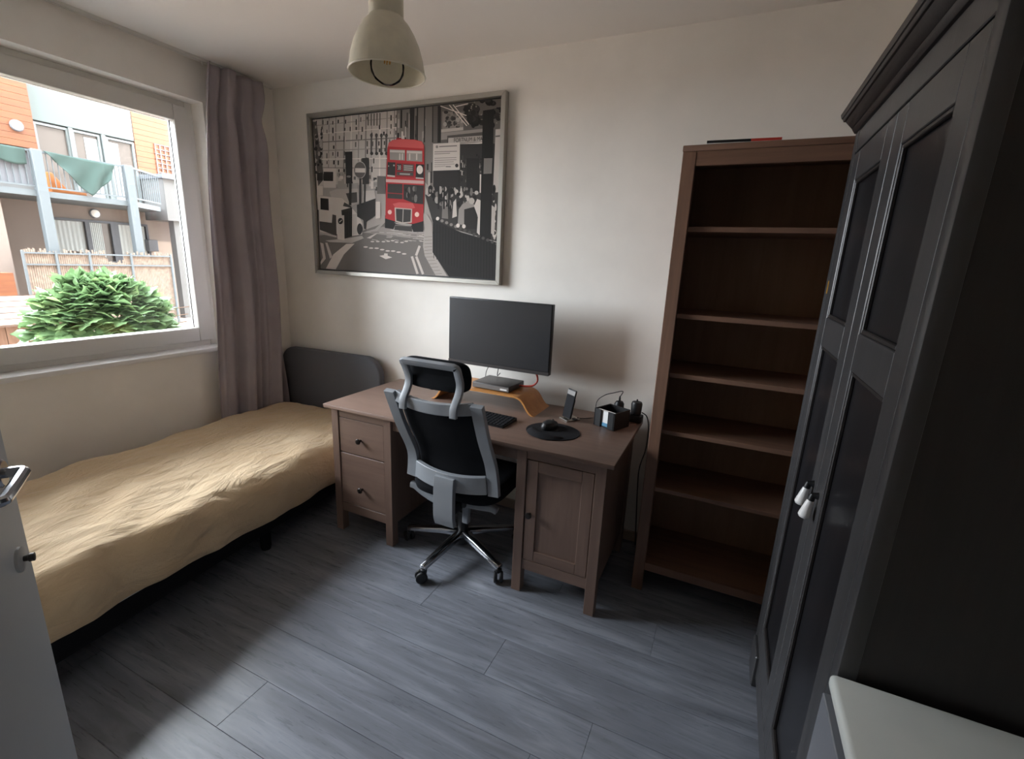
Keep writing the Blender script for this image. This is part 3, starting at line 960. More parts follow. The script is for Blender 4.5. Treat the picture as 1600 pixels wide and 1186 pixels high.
# backrest: side rails lean back, the mesh curves between them
def back_y(t_):       # t 0 bottom .. 1 top
    return -0.185 - 0.035 * math.sin(t_ * PI * 0.9) * 0 - 0.16 * t_ ** 1.25
ZB, ZT = 0.475, 0.945
def bz(t_): return ZB + (ZT - ZB) * t_
def side_x(t_): return 0.212 + 0.004 * t_
for sd in (-1, 1):
    pts = [(sd * (side_x(q) + (0.012 if q < 0.25 else 0) * (1 - q * 4)), back_y(q) + 0.03 * math.exp(-((q - 0.28) / 0.25) ** 2) - 0.01, bz(q)) for q in [i / 14 for i in range(15)]]
    MB().sweep(pts, [(-0.027, -0.012), (0.027, -0.012), (0.027, 0.012), (-0.027, 0.012)], up=(0, 1, 0)).build('back_rail', G, ch, bev=0.0015, seg=1, smooth=25)
def bow(q, depth):   # q -1..1
    return -depth * (1 - q * q)
for (tt, hh, dep, nm) in ((0.955, 0.05, 0.03, 'top_rail'), (0.105, 0.085, 0.035, 'lower_rail')):
    hw_ = side_x(tt) - 0.024
    pts = [(hw_ * q, back_y(tt) + bow(q, dep) - 0.002, bz(tt) - (0.018 * (1 - q * q) if nm == 'top_rail' else 0.012 * (1 - q * q))) for q in [-1 + 2 * i / 16 for i in range(17)]]
    MB().sweep(pts, [(-0.012, -hh / 2), (0.012, -hh / 2), (0.012, hh / 2), (-0.012, hh / 2)]).build(nm, G, ch, bev=0.002, seg=1, smooth=25)
def mesh_fn(u, v):
    t_ = 0.08 + 0.86 * v
    q = -1 + 2 * u
    return ((side_x(t_) - 0.02) * q, back_y(t_) + bow(q, 0.022) + 0.03 * math.exp(-((t_ - 0.28) / 0.25) ** 2) + 0.012, bz(t_))
mo = MB().grid(mesh_fn, 24, 24).build('mesh_back', M['blackfab'], ch, smooth=80, fixn=False)
sm = mo.modifiers.new('thickness', 'SOLIDIFY'); sm.thickness = 0.008
# spine plate that joins back and seat
pp = [(0, -0.245, 0.54), (0, -0.25, 0.50), (0, -0.252, 0.42), (0, -0.250, 0.34), (0, -0.238, 0.297)]
MB().sweep(spline(pp, 5), [(-0.053, -0.014), (0.053, -0.014), (0.053, 0.012), (-0.053, 0.012)], up=(0, 1, 0)).build('spine_plate', G, ch, bev=0.002, seg=1, smooth=25)
MB().box(-0.045, 0.045, -0.245, -0.10, 0.32, 0.375).build('spine_bracket', M['black'], ch, bev=0.01, seg=2)
# headrest loop and pad
ty = back_y(0.955) - 0.032
loop = [(-0.125, ty - 0.016, 0.885), (-0.125, ty - 0.012, 0.925), (-0.126, ty + 0.022, 0.975), (-0.127, ty + 0.030, 1.015), (-0.128, ty + 0.010, 1.065), (-0.130, ty - 0.004, 1.088)]
full = [Vector(p) for p in spline(loop, 5)]
full += [Vector((x, ty - 0.006, 1.092)) for x in (-0.12, -0.06, 0.0, 0.06, 0.12)]
full += [Vector((-p.x, p.y, p.z)) for p in reversed(full[:-5])]
MB().sweep(full, [(-0.015, -0.008), (0.015, -0.008), (0.015, 0.008), (-0.015, 0.008)], up=(0, -1, 0)).build('headrest_loop', G, ch, bev=0.003, seg=2)
pad = [(0, 0)]
def pad_fn(u, v):
    a = 2 * PI * u
    n_ = 5.0
    ex = abs(math.cos(a)) ** (2 / n_) * (1 if math.cos(a) >= 0 else -1)
    ez = abs(math.sin(a)) ** (2 / n_) * (1 if math.sin(a) >= 0 else -1)
    prof = [(0, 0.0), (0.9, 0.0), (1.0, 0.012), (1.0, 0.028), (0.88, 0.044), (0, 0.05)]
    k = v * (len(prof) - 1); i = min(int(k), len(prof) - 2); q = k - i
    rad = prof[i][0] * (1 - q) + prof[i + 1][0] * q
    y = prof[i][1] * (1 - q) + prof[i + 1][1] * q
    x = ex * 0.158 * rad
    z = ez * 0.068 * rad
    return (x, ty + 0.018 + y + 0.5 * x * x - z * 0.15 + 0.012 * (1 - abs(z) / 0.07), 1.040 + z)
MB().grid(pad_fn, 48, 15).build('headrest_pad', M['blackfab'], ch, smooth=60)

for o in ch.children:
    if o.name.split('.')[0] in ('back_rail', 'top_rail', 'lower_rail', 'mesh_back', 'spine_plate', 'headrest_loop', 'headrest_pad'):
        o.location.x += 0.043
    elif o.name.split('.')[0] in ('seat', 'seat_arm', 'lift_bracket', 'spine_bracket'):
        o.location.x += 0.02
# ------------------------------------------------------------------ monitor on a wall mount
mon = thing('monitor', 'wide flat black monitor hung above the desk', 'monitor', (1.838, -0.222, 0.942), R(-1.0))
MB().box(-0.307, 0.307, -0.008, 0.024, 0.0, 0.366).build('casing', M['black'], mon, bev=0.003, seg=2)
MB().box(-0.302, 0.302, -0.0095, -0.007, 0.020, 0.361).build('screen', M['screen'], mon)
MB().box(-0.307, 0.307, -0.0115, -0.006, 0.0, 0.018).build('chin', M['darkgrey'], mon, bev=0.001)
MB().box(-0.20, 0.20, 0.024, 0.055, 0.08, 0.30).build('rear_bulge', M['black'], mon, bev=0.015, seg=2)
MB().box(-0.05, 0.05, 0.055, 0.065, 0.14, 0.24).box(-0.02, 0.02, 0.065, 0.21, 0.17, 0.21).box(-0.06, 0.06, 0.207, 0.218, 0.10, 0.28).build('wall_arm', M['black'], mon)
# cables hanging from the monitor
c1 = MB().tube(spline([(1.765, -0.165, 0.99), (1.752, -0.155, 0.93), (1.72, -0.12, 0.885), (1.70, -0.090, 0.83), (1.70, -0.085, 0.75)], 6), 0.0022, 6).build('cable', M['black'])
tag(c1, 'thin black cable slanting down left of the flat black box', 'cable')
c2 = MB().tube(spline([(1.815, -0.16, 0.99), (1.812, -0.15, 0.93), (1.805, -0.145, 0.88), (1.80, -0.10, 0.885)], 6), 0.0022, 6).build('cable', M['black'])
tag(c2, 'short black cable hanging straight behind the flat black box', 'cable')
c3 = MB().tube(spline([(2.03, -0.17, 0.985), (2.035, -0.165, 0.945), (2.055, -0.17, 0.92), (2.06, -0.175, 0.89), (2.04, -0.18, 0.865), (2.005, -0.185, 0.856), (1.963, -0.19, 0.855)], 6), 0.0055, 8).build('red_cable', M['red'])
tag(c3, 'thick red cable curling from the monitor to the flat black box', 'cable')

# ------------------------------------------------------------------ bentwood riser and flat black box
ris = thing('monitor_riser', 'bent plywood riser standing on the desk below the monitor', 'riser', (1.80, -0.22, 0.742))
prof = []
for q in range(13):
    t_ = q / 12
    prof.append(bez((-0.315, 0.0, 0), (-0.255, 0.02, 0), (-0.27, 0.092, 0), (-0.19, 0.093, 0), 12)[q])
prof += [(0.0, 0.094, 0)]
prof += [(-a, b, 0) for a, b, _ in reversed(prof[:-1])]
top_ = [(a, b) for a, b, _ in prof]
th = 0.010
low_ = []
for i, (a, b) in enumerate(top_):
    pa = top_[max(0, i - 1)]; pb = top_[min(len(top_) - 1, i + 1)]
    dx_, dz_ = pb[0] - pa[0], pb[1] - pa[1]
    L = math.hypot(dx_, dz_)
    low_.append((a + dz_ / L * th, max(0.0, b - dx_ / L * th)))
rm = MB()
n_ = len(top_)
vs = []
for yy in (-0.115, 0.115):
    vs += [(a, yy, b) for a, b in top_] + [(a, yy, b) for a, b in low_]
fs = []
for i in range(n_ - 1):
    fs += [(i, i + 1, 2 * n_ + i + 1, 2 * n_ + i), (n_ + i, 3 * n_ + i, 3 * n_ + i + 1, n_ + i + 1), (i, n_ + i, n_ + i + 1, i + 1), (2 * n_ + i, 2 * n_ + i + 1, 3 * n_ + i + 1, 3 * n_ + i)]
fs += [(0, 2 * n_, 3 * n_, n_), (n_ - 1, 2 * n_ - 1, 4 * n_ - 1, 3 * n_ - 1)]
rm.add(vs, fs).build('bent_board', M['bentwood'], ris, bev=0.001)
dock = thing('mini_computer', 'flat black mini computer on the plywood riser', 'computer', (1.848, -0.215, 0.8365), R(-2))
MB().box(-0.112, 0.112, -0.092, 0.092, 0.003, 0.034).build('case', M['darkgrey'], dock, bev=0.004, seg=2)
MB().box(-0.111, 0.111, -0.0935, -0.091, 0.006, 0.030).build('front_panel', M['leadgrey'], dock, bev=0.001)
MB().box(0.06, 0.10, -0.0945, -0.093, 0.012, 0.02).build('drive_slot', M['paper'], dock)
for a in (-0.09, 0.09):
    for b in (-0.07, 0.07):
        MB().lathe([(0.006, 0), (0.006, 0.004)], (a, b, -0.0), 10).build('rubber_foot', M['black'], dock)

# ------------------------------------------------------------------ things on the desk top
ZD = 0.742
kb = thing('keyboard', 'black keyboard on the desk behind the chair', 'keyboard', (1.86, -0.49, ZD), R(-4))
MB().prism([(-0.07, 0), (0.07, 0), (0.07, 0.018), (-0.07, 0.008)], 'x', -0.20, 0.20).build('case', M['black'], kb, bev=0.002)
km = MB().box(-0.0082, 0.0082, -0.0082, 0.0082, 0, 0.004).mesh('key', bev=0.001)
km.materials.append(M['blackmat'])
for rw in range(6):
    for kx in range(20):
        o = bpy.data.objects.new('key', km); COL.objects.link(o); o.parent = kb
        y = -0.056 + rw * 0.0215
        o.location = (-0.185 + kx * 0.0195, y, 0.0085 + (y + 0.07) / 0.14 * 0.010)
        o.rotation_euler = (math.atan(0.010 / 0.14), 0, 0)
pad_o = thing('mouse_pad', 'round black mouse pad with wrist bulge on the desk', 'mouse pad', (2.272, -0.483, ZD))
pl = [(0.128 * math.cos(2 * PI * i / 48) , 0.115 * math.sin(2 * PI * i / 48)) for i in range(48)]
MB().prism(pl, 'z', 0, 0.004).build('pad', M['blackmat'], pad_o, bev=0.001)
def wrist_fn(u, v):
    a = -PI * 0.98 + PI * 0.75 * u
    rad = 0.092 + 0.034 * (v - 0.5) * 2 * (math.sin(PI * u) ** 0.5)
    h = 0.004 + 0.014 * math.sin(PI * v) * math.sin(PI * u) ** 0.5
    return (rad * math.cos(a) * 1.06, rad * math.sin(a), h)
MB().grid(wrist_fn, 24, 10).build('wrist_rest', M['blackmat'], pad_o, smooth=80, fixn=False)
mou = thing('mouse', 'small black computer mouse on the round pad', 'mouse', (2.245, -0.455, ZD + 0.004), R(-20))
def mouse_fn(u, v):
    a = 2 * PI * u
    prof = [(0.0, 0.0), (0.95, 0.0), (1.0, 0.008), (0.97, 0.02), (0.8, 0.032), (0.45, 0.039), (0.0, 0.040)]
    k = v * (len(prof) - 1); i = min(int(k), len(prof) - 2); q = k - i
    rad = prof[i][0] * (1 - q) + prof[i + 1][0] * q
    z = prof[i][1] * (1 - q) + prof[i + 1][1] * q
    y = math.sin(a) * 0.052 * rad
    return (math.cos(a) * 0.032 * rad, y, z * (1 - 3.5 * max(0, y)))
MB().grid(mouse_fn, 28, 18).build('shell', M['black'], mou, smooth=60)
MB().lathe([(0.006, -0.003), (0.007, 0), (0.006, 0.003)], (0, 0.022, 0.034), 12, 'x').build('scroll_wheel', M['darkgrey'], mou)
# phone on its charging stand
ph = thing('phone', 'black smartphone leaning upright on its charging stand', 'phone', (2.272, -0.286, ZD), R(-36))
tilt = Matrix.Translation((0, 0, 0.012)) @ Matrix.Rotation(R(-11), 4, 'X')
mb = MB().box(-0.034, 0.034, -0.004, 0.004, 0.0, 0.148); mb.v = [tuple(tilt @ Vector(p)) for p in mb.v]
mb.build('body', M['black'], ph, bev=0.004, seg=3)
mb = MB().box(-0.031, 0.031, -0.0048, -0.0042, 0.004, 0.144); mb.v = [tuple(tilt @ Vector(p)) for p in mb.v]
mb.build('display', M['blackmat'], ph)
mb = MB().box(-0.031, 0.031, -0.0054, -0.0049, 0.120, 0.142); mb.v = [tuple(tilt @ Vector(p)) for p in mb.v]
mb.build('lit_status_area', M['leadgrey'], ph)
st = thing('charging_stand', 'small metal charging stand holding the phone on the desk', 'charger', (2.282, -0.266, ZD), R(-36))
MB().box(-0.034, 0.034, -0.040, 0.045, 0, 0.007).build('base', M['steel'], st, bev=0.002)
mb = MB().box(-0.03, 0.03, 0.006, 0.012, 0.0, 0.10); t2 = Matrix.Translation((0, -0.022, 0.012)) @ Matrix.Rotation(R(-11), 4, 'X'); mb.v = [tuple(t2 @ Vector(p)) for p in mb.v]
mb.build('back_plate', M['black'], st, bev=0.002)
MB().box(0.02, 0.05, 0.0, 0.016, 0.007, 0.014).build('plug', M['black'], st, bev=0.002)
# memo cube
cb_ = thing('memo_box', 'black open cube box with a paper slip in its slot on the desk', 'box', (2.492, -0.248, ZD), R(-24))
s_, hgt, tk = 0.062, 0.088, 0.006
MB().box(-s_, s_, s_ - tk, s_, 0, hgt).build('back_wall', M['black'], cb_, bev=0.002)
MB().box(-s_, -s_ + tk, -s_, s_ - tk, 0, hgt).build('side_wall', M['black'], cb_, bev=0.002)
MB().box(s_ - tk, s_, -s_, s_ - tk, 0, hgt).build('side_wall', M['black'], cb_, bev=0.002)
MB().box(-s_ + tk, -0.020, -s_, -s_ + tk, 0, hgt).build('front_wall', M['black'], cb_, bev=0.002)
MB().box(0.020, s_ - tk, -s_, -s_ + tk, 0, hgt).build('front_wall', M['black'], cb_, bev=0.002)
MB().box(-s_ + tk, s_ - tk, -s_ + tk, s_ - tk, 0, tk).build('floor_plate', M['black'], cb_)
nt = thing('note_pad', 'pale paper pad with a blue edge inside the black cube box', 'note pad', (2.492, -0.248, ZD + tk + 0.001), R(-24))
MB().box(-0.052, 0.052, -0.053, -0.036, 0, 0.076).build('paper_block', M['paper'], nt)
MB().box(-0.019, 0.019, -0.0545, -0.0532, 0.0, 0.017).build('printed_band', M['blueprint'], nt)
# power strip with plugs
ps = thing('power_strip', 'black power strip lying at the right rear corner of the desk', 'power strip', (2.535, -0.112, ZD), R(-6))
MB().box(-0.085, 0.085, -0.026, 0.026, 0, 0.038).build('strip_body', M['black'], ps, bev=0.006, seg=2)
for sx in (-0.05, 0.0, 0.05):
    MB().lathe([(0.02, 0.0), (0.02, 0.004), (0.016, 0.004), (0.016, 0.001)], (sx, 0, 0.036), 16, cap=False).build('socket', M['blackmat'], ps)
for nm, px_, lab in (('mains_plug', 2.495, 'black adapter plug with a cord, left in the power strip'), ('mains_plug', 2.585, 'black adapter plug at the right end of the power strip')):
    pg = thing(nm, lab, 'plug', (px_, -0.108 if px_ < 2.55 else -0.117, ZD + 0.038), R(-6))
    MB().lathe([(0.022, 0), (0.025, 0.004), (0.025, 0.04), (0.018, 0.052), (0.006, 0.056)] if px_ < 2.55 else [(0.022, 0), (0.026, 0.004), (0.028, 0.055), (0.024, 0.066), (0.010, 0.07)], (0, 0, 0), 16).build('plug_body', M['black'], pg)
    MB().lathe([(0.006, 0.052), (0.005, 0.07), (0.003, 0.08)], (0, 0, 0), 10).build('strain_relief', M['black'], pg)
cc = MB().tube(spline([(2.495, -0.108, 0.855), (2.505, -0.10, 0.885), (2.46, -0.11, 0.872), (2.42, -0.13, 0.858), (2.385, -0.14, 0.82), (2.385, -0.155, 0.746), (2.37, -0.20, 0.745), (2.33, -0.235, 0.746), (2.318, -0.248, 0.752)], 7), 0.0022, 6).build('charging_cable', M['black'])
tag(cc, 'black charging cable looping from the plug to the phone stand', 'cable')
cc = MB().tube(spline([(2.612, -0.10, 0.79), (2.636, -0.08, 0.765), (2.648, -0.06, 0.70), (2.652, -0.10, 0.60), (2.640, -0.16, 0.52), (2.635, -0.12, 0.40), (2.645, -0.06, 0.10), (2.65, -0.05, 0.006)], 7), 0.003, 6).build('hanging_cable', M['black'])
tag(cc, 'black cord hanging down beside the right end of the desk', 'cable')
# spectacles lying folded
gs = thing('eyeglasses', 'thin dark wire eyeglasses lying on the desk near the headrest', 'glasses', (1.425, -0.18, ZD), R(12))
for sx in (-0.032, 0.032):
    MB().tube([(sx + 0.026 * math.cos(2 * PI * i / 20), 0.020 * math.sin(2 * PI * i / 20) * 0.25, 0.022 + 0.019 * math.sin(2 * PI * i / 20)) for i in range(20)], 0.0013, 6, closed=True).build('rim', M['black'], gs)
MB().tube(spline([(-0.008, 0, 0.024), (0, -0.002, 0.029), (0.008, 0, 0.024)], 4), 0.0013, 6).build('bridge', M['black'], gs)
for sx in (-1, 1):
    MB().tube(spline([(sx * 0.058, 0, 0.026), (sx * 0.06, 0.03, 0.02), (sx * 0.055, 0.10, 0.008), (sx * 0.05, 0.13, 0.002)], 5), 0.0013, 6).build('temple', M['black'], gs)

# ------------------------------------------------------------------ bookcase
bk = thing('bookcase', 'tall brown empty bookcase between desk and wardrobe', 'bookcase', (2.698, -0.41, 0))
S, SZ = M['shelfwood'], M['shelfwood_z']
BW, BD = 0.90, 0.37
for sx in (0.0, BW - 0.05):
    MB().box(sx, sx + 0.05, 0, 0.028, 0, 1.945).build('front_stile', SZ, bk, bev=0.002)
for sx in (0.004, BW - 0.022):
    MB().box(sx, sx + 0.018, 0.028, BD, 0.0, 1.945).build('side_panel', SZ, bk)
MB().box(-0.002, BW + 0.002, -0.003, BD, 1.945, 1.967).build('top_board', S, bk, bev=0.003, seg=2)
MB().box(0.05, BW - 0.05, 0.002, 0.024, 1.893, 1.945).build('top_rail', S, bk, bev=0.0015)
MB().box(0.05, BW - 0.05, 0.002, 0.024, 0.113, 0.153).build('bottom_rail', S, bk, bev=0.0015)
MB().box(0.022, BW - 0.022, 0.024, BD - 0.01, 0.133, 0.153).build('shelf', S, bk)
sh = None
for z in (0.532, 0.812, 1.072, 1.326, 1.673):
    if sh is None:
        sh = MB().box(0.024, BW - 0.024, 0.030, BD - 0.01, -0.020, 0).build('shelf', S, bk, bev=0.0015, loc=(0, 0, z))
    else:
        clone(sh, bk, (0, 0, z))
MB().box(0.01, BW - 0.01, BD - 0.008, BD, 0.10, 1.945).build('back_panel', wood('brown_back_board', '86684F', '9A7B63', 'z', 0.6), bk)
bs = thing('magazine', 'thin red and black magazine lying flat on top of the bookcase', 'magazine', (2.905, -0.32, 1.967), R(3))
MB().box(-0.13, 0.12, -0.085, 0.085, 0, 0.003).build('pages', M['paper'], bs)
MB().box(-0.13, 0.02, -0.086, 0.086, 0.003, 0.012).build('black_cover', M['black'], bs)
MB().box(0.02, 0.12, -0.086, 0.086, 0.003, 0.012).build('red_cover', M['redpaper'], bs)

# ------------------------------------------------------------------ wardrobe (front faces -x)
WX, WY = 3.22, -1.55
wr = thing('wardrobe', 'tall black brown two door wardrobe along the right wall', 'wardrobe', (WX, WY, 0))
K, KD, KP = M['blackbrown'], M['blackdoor'], M['blackpanel']
WWD, WDP = 0.95, 0.60
MB().box(0.012, WDP, 0.006, 0.024, 0.0, 1.93).build('side_panel', K, wr, bev=0.001)
MB().box(0.012, WDP, WWD - 0.024, WWD - 0.006, 0.0, 1.93).build('side_panel', K, wr, bev=0.001)
MB().box(WDP - 0.01, WDP, 0.02, WWD - 0.02, 0.05, 1.93).build('back_panel', K, wr)
MB().box(0.01, WDP - 0.01, 0.02, WWD - 0.02, 1.91, 1.93).build('top_board', K, wr)
MB().box(0.01, WDP - 0.01, 0.02, WWD - 0.02, 0.10, 0.12).build('bottom_board', K, wr)
for a in (0.0, WWD - 0.042):
    MB().box(0.0, 0.03, a, a + 0.042, 0.0, 1.93).build('corner_post', KD, wr, bev=0.003, seg=2)
MB().box(0.002, 0.026, 0.042, WWD - 0.042, 1.868, 1.93).build('frieze', KD, wr, bev=0.002)
MB().box(0.002, 0.026, 0.042, WWD - 0.042, 0.045, 0.128).build('plinth', KD, wr, bev=0.002)
MB().box(-0.010, 0.02, WWD - 0.16, WWD - 0.03, 0.0, 0.13).build('foot_block', KD, wr, bev=0.004)
MB().box(-0.004, 0.02, 0.03, 0.16, 0.0, 0.13).build('foot_block', KD, wr, bev=0.004)
# stepped cornice running round front and both sides
def cornice(o0, o1, z0_, z1_):
    def rg(o, z): return [(-o, -o, z), (WDP, -o, z), (WDP, WWD + o, z), (-o, WWD + o, z)]
    return MB().hexa(rg(o0, z0_), rg(o1, z1_))
for o0, o1, z0_, z1_ in ((0.004, 0.012, 1.93, 1.946), (0.012, 0.030, 1.946, 1.972), (0.034, 0.038, 1.972, 1.982), (0.040, 0.044, 1.982, 1.996)):
    cornice(o0, o1, z0_, z1_).build('cornice', K, wr, bev=0.001)
def ward_door(y0_, y1_, knob_y, nm):
    st_, zb, zt_ = 0.076, 0.134, 1.862
    zm0, zm1 = 1.292, 1.38
    dr = MB().box(0.001, 0.021, y0_, y0_ + st_, zb, zt_).build('door', KD, wr, bev=0.002)
    MB().box(0.001, 0.021, y1_ - st_, y1_, zb, zt_).build('stile', KD, dr, bev=0.002)
    for a, b in ((zb, zb + 0.10), (zm0, zm1), (zt_ - 0.085, zt_)):
        MB().box(0.001, 0.021, y0_ + st_, y1_ - st_, a, b).build('rail', KD, dr, bev=0.002)
    for a, b in ((zb + 0.10, zm0), (zm1, zt_ - 0.085)):
        MB().box(0.013, 0.019, y0_ + st_ - 0.005, y1_ - st_ + 0.005, a - 0.005, b + 0.005).build('panel', KP, dr)
        mo_ = MB()
        ring(mo_, 0.0035, 0.013, y0_ + st_, y1_ - st_, a, b, 0.010)
        mo_.build('moulding', K, dr, bev=0.002)
    kq = Vector((0, 0, 1)).rotation_difference(Vector((-0.16, 0, -0.987))).to_matrix()
    def hang(prof, seg=18):
        kb_ = MB().lathe(prof, (0, 0, 0), seg)
        kb_.v = [tuple(kq @ Vector(p) + Vector((-0.012, knob_y, 0.950))) for p in kb_.v]
        return kb_
    MB().lathe([(0.010, 0.0), (0.008, 0.006), (0.006, 0.016)], (0.001, knob_y, 0.951), 14, '-x').build('knob_neck', M['black'], dr)
    hang([(0.006, -0.004), (0.008, 0.004), (0.0085, 0.014)]).build('knob_neck', M['black'], dr)
    hang([(0.0085, 0.014), (0.0145, 0.054), (0.015, 0.060), (0.012, 0.065), (0.003, 0.067)]).build('knob', M['ceramic'], dr)
ward_door(0.044, 0.4735, 0.435, 'near')
ward_door(0.4765, 0.906, 0.515, 'far')
for zz in (1.45,):
    MB().box(-0.001, 0.003, 0.904, 0.909, zz, zz + 0.04).build('hinge', M['filament'], wr)

# ------------------------------------------------------------------ white cabinet in the right foreground
M['cabgrey'] = plain('cabinet_grey', '74767C', 0.5)
wc = thing('white_cabinet', 'low cabinet with a white rounded edge top beside the wardrobe', 'cabinet', (3.205, -2.42, 0))
MB().box(0.0, 0.61, 0, 0.86, 0.772, 0.80).build('cabinet_top', plain('white_top', 'D6DAD6', 0.35, var=0.03, vscale=4), wc, bev=0.010, seg=3)
MB().box(0.010, 0.60, 0.01, 0.85, 0.05, 0.772).build('cabinet_body', M['cabgrey'], wc, bev=0.002)
MB().box(0.04, 0.60, 0.03, 0.83, 0.0, 0.05).build('plinth', M['white'], wc)
for a in (0.012, 0.434):
    dr = MB().box(-0.006, 0.010, a, a + 0.414, 0.06, 0.762).build('door', M['cabgrey'], wc, bev=0.002)
    MB().lathe([(0.006, 0), (0.006, 0.012), (0.013, 0.018), (0.012, 0.026), (0.004, 0.028)], (-0.006, a + (0.37 if a < 0.1 else 0.045), 0.6), 14, '-x').build('knob', M['steel'], dr)

# ------------------------------------------------------------------ open room door in the left foreground
dd_ = struct(thing('door_1', 'open grey white door leaf', 'door', (2.42, -2.552, 0), R(148)))
del dd_['category']
MB().box(0, 0.80, -0.02, 0.02, 0.01, 2.06).build('door_leaf', M['doorpaint'], dd_, bev=0.003, seg=2)
# the visible face is local -y
lev = MB().lathe([(0.026, 0.0), (0.026, 0.006), (0.022, 0.009)], (0.74, -0.02, 1.10), 20, 'y').build('rose', M['chrome'], dd_)
MB().tube(spline([(0.74, -0.022, 1.10), (0.74, -0.045, 1.10), (0.735, -0.054, 1.10), (0.715, -0.056, 1.10), (0.63, -0.056, 1.097), (0.615, -0.052, 1.097), (0.61, -0.04, 1.097)], 6), 0.0095, 10).build('lever', M['chrome'], lev)
MB().lathe([(0.024, 0.0), (0.024, 0.005), (0.010, 0.007)], (0.74, -0.02, 0.925), 18, 'y').build('lock_rose', M['doorpaint'], dd_)
MB().lathe([(0.005, 0.0), (0.006, 0.008), (0.008, 0.01), (0.008, 0.017), (0.003, 0.018)], (0.74, -0.025, 0.925), 14, 'y').build('thumb_turn', M['darkgrey'], dd_)
MB().box(0.7995, 0.8015, -0.011, 0.011, 0.86, 1.10).build('latch_plate', M['steel'], dd_)

# ------------------------------------------------------------------ pendant lamp
lp = thing('pendant_lamp', 'cream enamel pendant lamp hanging from the ceiling', 'lamp', (1.925, -1.20, 2.03))
outer = [(0.111, 0.0), (0.111, 0.006), (0.108, 0.02), (0.104, 0.045), (0.095, 0.075), (0.081, 0.105), (0.066, 0.128), (0.054, 0.140), (0.050, 0.146)]
inner = [(r_ - 0.002, h_ if h_ > 0.001 else 0.0) for r_, h_ in reversed(outer)]
MB().lathe(outer + inner, (0, 0, 0), 56, cap=False).build('shade', M['lampcream'], lp, smooth=50)
MB().tube([(0.1105 * math.cos(2 * PI * i / 56), 0.1105 * math.sin(2 * PI * i / 56), 0.002) for i in range(56)], 0.0028, 6, closed=True).build('rim', M['lampcream'], lp)
MB().lathe([(0.048, 0.144), (0.0495, 0.15), (0.0495, 0.29), (0.046, 0.298), (0.012, 0.302), (0.008, 0.33)], (0, 0, 0), 40).build('upper_tube', M['lampcream'], lp, smooth=40)
MB().tube([(0, 0, 0.32), (0, 0, H - 2.03 - 0.03)], 0.0035, 8).build('cord', M['lampcream'], lp)
MB().lathe([(0.05, H - 2.03), (0.05, H - 2.03 - 0.02), (0.03, H - 2.03 - 0.045), (0.006, H - 2.03 - 0.05)], (0, 0, 0), 28).build('ceiling_rose', M['lampcream'], lp)
bulb = MB().lathe([(0.001, -0.026), (0.02, -0.023), (0.036, -0.013), (0.047, 0.004), (0.050, 0.024), (0.046, 0.044), (0.034, 0.066), (0.021, 0.086), (0.0165, 0.10), (0.0165, 0.105)], (0, 0, 0), 36).build('bulb', M['bulb'], lp, smooth=60)
MB().lathe([(0.0165, 0.102), (0.018, 0.108), (0.018, 0.15)], (0, 0, 0), 20).build('bulb_socket', M['lampin'], lp)
fm = MB()
for i in range(6):
    a = 2 * PI * i / 6
    fm.tube([(0.005 * math.cos(a), 0.005 * math.sin(a), 0.09), (0.009 * math.cos(a + 0.3), 0.009 * math.sin(a + 0.3), 0.030)], 0.0018, 5)
fm.build('filament', M['filament'], bulb)
MB().lathe([(0.003, 0.04), (0.006, 0.06), (0.005, 0.10)], (0, 0, 0), 10).build('filament_stem', M['paper'], bulb)

# ------------------------------------------------------------------ outside: courtyard and apartment block
GZ = -1.0
gr = struct(MB().box(-60, -0.26, -40, 50, GZ - 0.2, GZ).build('ground', M['xground'], smooth=0))
FX = -16.47
ap = thing('apartment_building', 'pale apartment block with orange cladding seen through the window', 'building', (FX, 6.5, GZ))
def L3(x, y, z): return (x - FX, y - 6.5, z - GZ)
def xb(x0_, x1_, y0_, y1_, z0_, z1_):
    a = L3(x0_, y0_, z0_); b = L3(x1_, y1_, z1_)
    return MB().box(a[0], b[0], a[1], b[1], a[2], b[2])
xb(FX - 6, FX, -1.0, 60, GZ, 2.70).build('lower_wall', M['xbeige'], ap, smooth=0)
xb(FX - 6, FX, -1.0, 60, 2.70, 4.95).build('middle_wall', M['xwall'], ap, smooth=0)
xb(FX - 6, FX, -1.0, 60, 4.95, 7.4).build('upper_wall', M['xwall'], ap, smooth=0)
xb(FX, FX + 0.12, 5.20, 7.93, 4.98, 6.3).build('fascia_panel', M['xfascia'], ap, bev=0.01)
xb(FX, FX + 0.16, 5.20, 7.93, 6.31, 7.4).build('fascia_panel', M['xfascia'], ap, bev=0.01)
# cladding boards, left bay and right bay
bd = xb(FX, FX + 0.45, 1.5, 5.17, 0, 0.165)
bm_ = None
for k in range(18):
    z = 4.12 + k * 0.175
    b_ = xb(FX, FX + 0.45, 1.5, 5.17, z, z + 0.168).build('cladding_board', M['xwood'], ap, smooth=0)
for k in range(18):
    z = 4.02 + k * 0.175
    xb(FX, FX + 0.10, 7.95, 12.0, z, z + 0.168).build('cladding_board', M['xwood'], ap, smooth=0)
